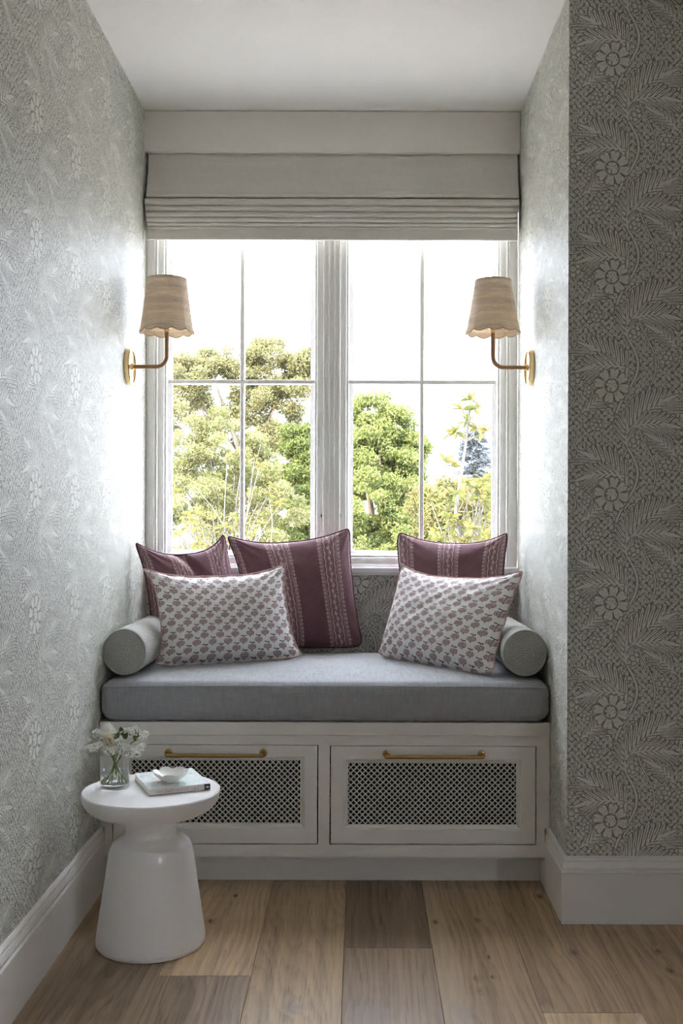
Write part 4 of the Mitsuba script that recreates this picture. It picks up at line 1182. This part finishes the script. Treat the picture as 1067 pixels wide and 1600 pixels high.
# conifer
kf = thing('conifer', 'grey blue conifer with level branches far behind at right', 'tree')
top = at(742, 662, 30); rr = R(36)
part(kf, 'trunk', tube([[top[0], top[1], GZ], top], [0.22, 0.02], 8), 'bark_dark', True)
cs, dirs, bm = [], [], []
for lev in np.linspace(0.05, 1, 22):
    z = top[2] - 4.2 * lev
    for _ in range(11):
        a = rr.uniform(0, 6.283); L = 0.25 + 1.25 * lev * rr.uniform(0.7, 1.1)
        tip = np.array([top[0] + L * math.cos(a), top[1] + L * math.sin(a), z - 0.1 + rr.uniform(-0.06, 0.06)])
        base = np.array([top[0], top[1], z])
        bm.append(tube([base, tip], [0.025, 0.008], 4))
        for t in rr.uniform(0.1, 1, 80):
            cs.append(base + (tip - base) * t + rr.normal(size=3) * [0.07, 0.07, 0.035]); dirs.append(tip - base)
dirs = np.array(dirs); dirs /= np.linalg.norm(dirs, axis=1, keepdims=True)
part(kf, 'boughs', cat(*bm), 'bark_dark', True)
(V, Fc), C = leaves(np.array(cs), 0.14, 0.28, np.array([(0.3, 0.35, 0.38), (0.36, 0.42, 0.46), (0.44, 0.5, 0.54)]), rr, n_dir=dirs)
part(kf, 'needles', (V, Fc), 'leaf_mix', color=C)
labels[kf + '__needles'] = {'label': 'grey blue needles', 'kind': 'stuff'}


def big_leaf(base, d, L, w, r):
    d = d / np.linalg.norm(d)
    s = np.cross(d, [0.1, 0.2, 1.0] + r.normal(size=3) * 0.5); s /= np.linalg.norm(s)
    nn = np.cross(s, d)
    V, Fc = [], []
    ts = [0, 0.3, 0.65, 1.0]; ws = [0.1, 0.85, 0.9, 0.03]
    for t, ww in zip(ts, ws):
        p = base + d * L * t - np.array([0, 0, 1]) * L * 0.2 * t * t
        V += [p - s * w * ww / 2 + nn * w * 0.16 * ww, p, p + s * w * ww / 2 + nn * w * 0.16 * ww]
    for i in range(3):
        for j in range(2):
            a = i * 3 + j
            Fc += [[a, a + 1, a + 4], [a, a + 4, a + 3]]
    return np.array(V), np.array(Fc)


def rosette_shrub(name, label, tips, root_px, depth, r, cols, L, bare, parts_max=290, shoot=None):
    """branches from a root to each tip, a rosette of long leaves on each tip; nearer leaves are parts, the rest one mass"""
    k = thing(name, label, 'shrub')
    root = at(*root_px, depth)
    foot = np.array([root[0], root[1], GZ])
    part(k, 'trunk', tube(bez(foot, foot * 0.6 + root * 0.4, foot * 0.3 + root * 0.7, root, 6), np.linspace(0.06, 0.03, 6), 7), 'bark_pale', True)
    made, mv, mf, mc, o = 0, [], [], [], 0
    if shoot:
        sh = [at(*q, depth) for q in shoot]
        part(k, 'shoot', tube([root] + sh, np.linspace(0.02, 0.006, len(sh) + 1), 7), 'bark_pale', True)
    for q, (px, py, dd, nl) in enumerate(tips):
        tip = at(px, py, dd)
        mid = root * 0.45 + tip * 0.55 + r.normal(size=3) * 0.12 - [0, 0, 0.05]
        if shoot and py < 735:
            low = [q for q in sh if q[2] < tip[2] - 0.02] or sh[:1]
            part(k, 'branch', tube(bez(low[-1], low[-1] * 0.5 + tip * 0.5, low[-1] * 0.3 + tip * 0.7 - [0, 0, 0.01], tip, 6), np.linspace(0.006, 0.003, 6), 5), 'bark_pale', True)
        else: part(k, 'branch', tube(bez(root, root * 0.5 + mid * 0.5, mid, tip, 8), np.linspace(0.009, 0.0035, 8), 5), 'bark_pale', True)
        for i in range(nl):
            a = i * 2.4 + r.uniform(-0.3, 0.3)
            el = r.uniform(-0.5, 1.1)
            d = np.array([math.cos(a) * math.cos(el), math.sin(a) * math.cos(el), math.sin(el)])
            V, Fc = big_leaf(tip, d, L * r.uniform(0.7, 1.15), L * 0.36, r)
            c = LEAF * np.array(cols[r.integers(len(cols))]) * r.uniform(0.85, 1.15)
            if made < parts_max:
                part(k, 'leaf', (V, Fc), 'leaf_mix', color=np.clip(np.tile(c, (len(V), 1)), 0, 1)); made += 1
            else:
                mv.append(V); mf.append(Fc + o); mc.append(np.tile(c, (len(V), 1))); o += len(V)
    for _ in range(bare):
        p = root + np.array([r.uniform(-0.5, 0.5), r.uniform(-0.3, 0.3), r.uniform(0.1, 0.9)])
        part(k, 'twig', tube(bez(root, root * 0.6 + p * 0.4, p * 0.8 + root * 0.2 + r.normal(size=3) * 0.04, p + r.normal(size=3) * 0.04, 7), np.linspace(0.007, 0.002, 7), 5), 'bark_pale', True)
    if mv:
        part(k, 'foliage', (np.vstack(mv), np.vstack(mf)), 'leaf_mix', color=np.clip(np.vstack(mc), 0, 1))
        labels[k + '__foliage'] = {'label': 'mass of long leaves', 'kind': 'stuff'}
    return k


r = R(41)
tips = [(733, 625, 9, 10), (722, 640, 9, 10), (742, 640, 9, 9), (728, 660, 9, 8), (712, 675, 9, 9), (745, 670, 9, 8), (703, 680, 9, 8), (757, 675, 9, 7), (697, 722, 9, 8), (705, 728, 9, 7)]
tips += [(r.uniform(660, 775), r.uniform(745, 870), r.uniform(8.3, 9.6), 9) for _ in range(60)]
rosette_shrub('broadleaf_shrub', 'shrub of long yellow green leaves with one tall bare shoot at lower right', tips, (726, 935), 9, r, gold + [(0.3, 0.36, 0.12), (0.36, 0.4, 0.16)], 0.115, 2, shoot=[(712, 800), (716, 770), (720, 745), (724, 718), (728, 690), (731, 665), (734, 640), (735, 626)])
r = R(42)
tips = [(r.uniform(258, 330), r.uniform(790, 870), r.uniform(7.5, 8.8), 9) for _ in range(24)] + [(r.uniform(330, 420), r.uniform(800, 880), r.uniform(7.5, 8.8), 8) for _ in range(14)]
tips += [(355, 715, 8.4, 8), (398, 715, 8.4, 9), (405, 728, 8.2, 8), (425, 760, 8.2, 10), (440, 785, 8.2, 11), (420, 775, 8.2, 8), (275, 770, 8, 9), (300, 755, 8.4, 6)]
rosette_shrub('yellow_shrub', 'shrub of bare white twigs and yellow leaf tufts at lower left', tips, (345, 960), 8.2, r, gold, 0.07, 14)
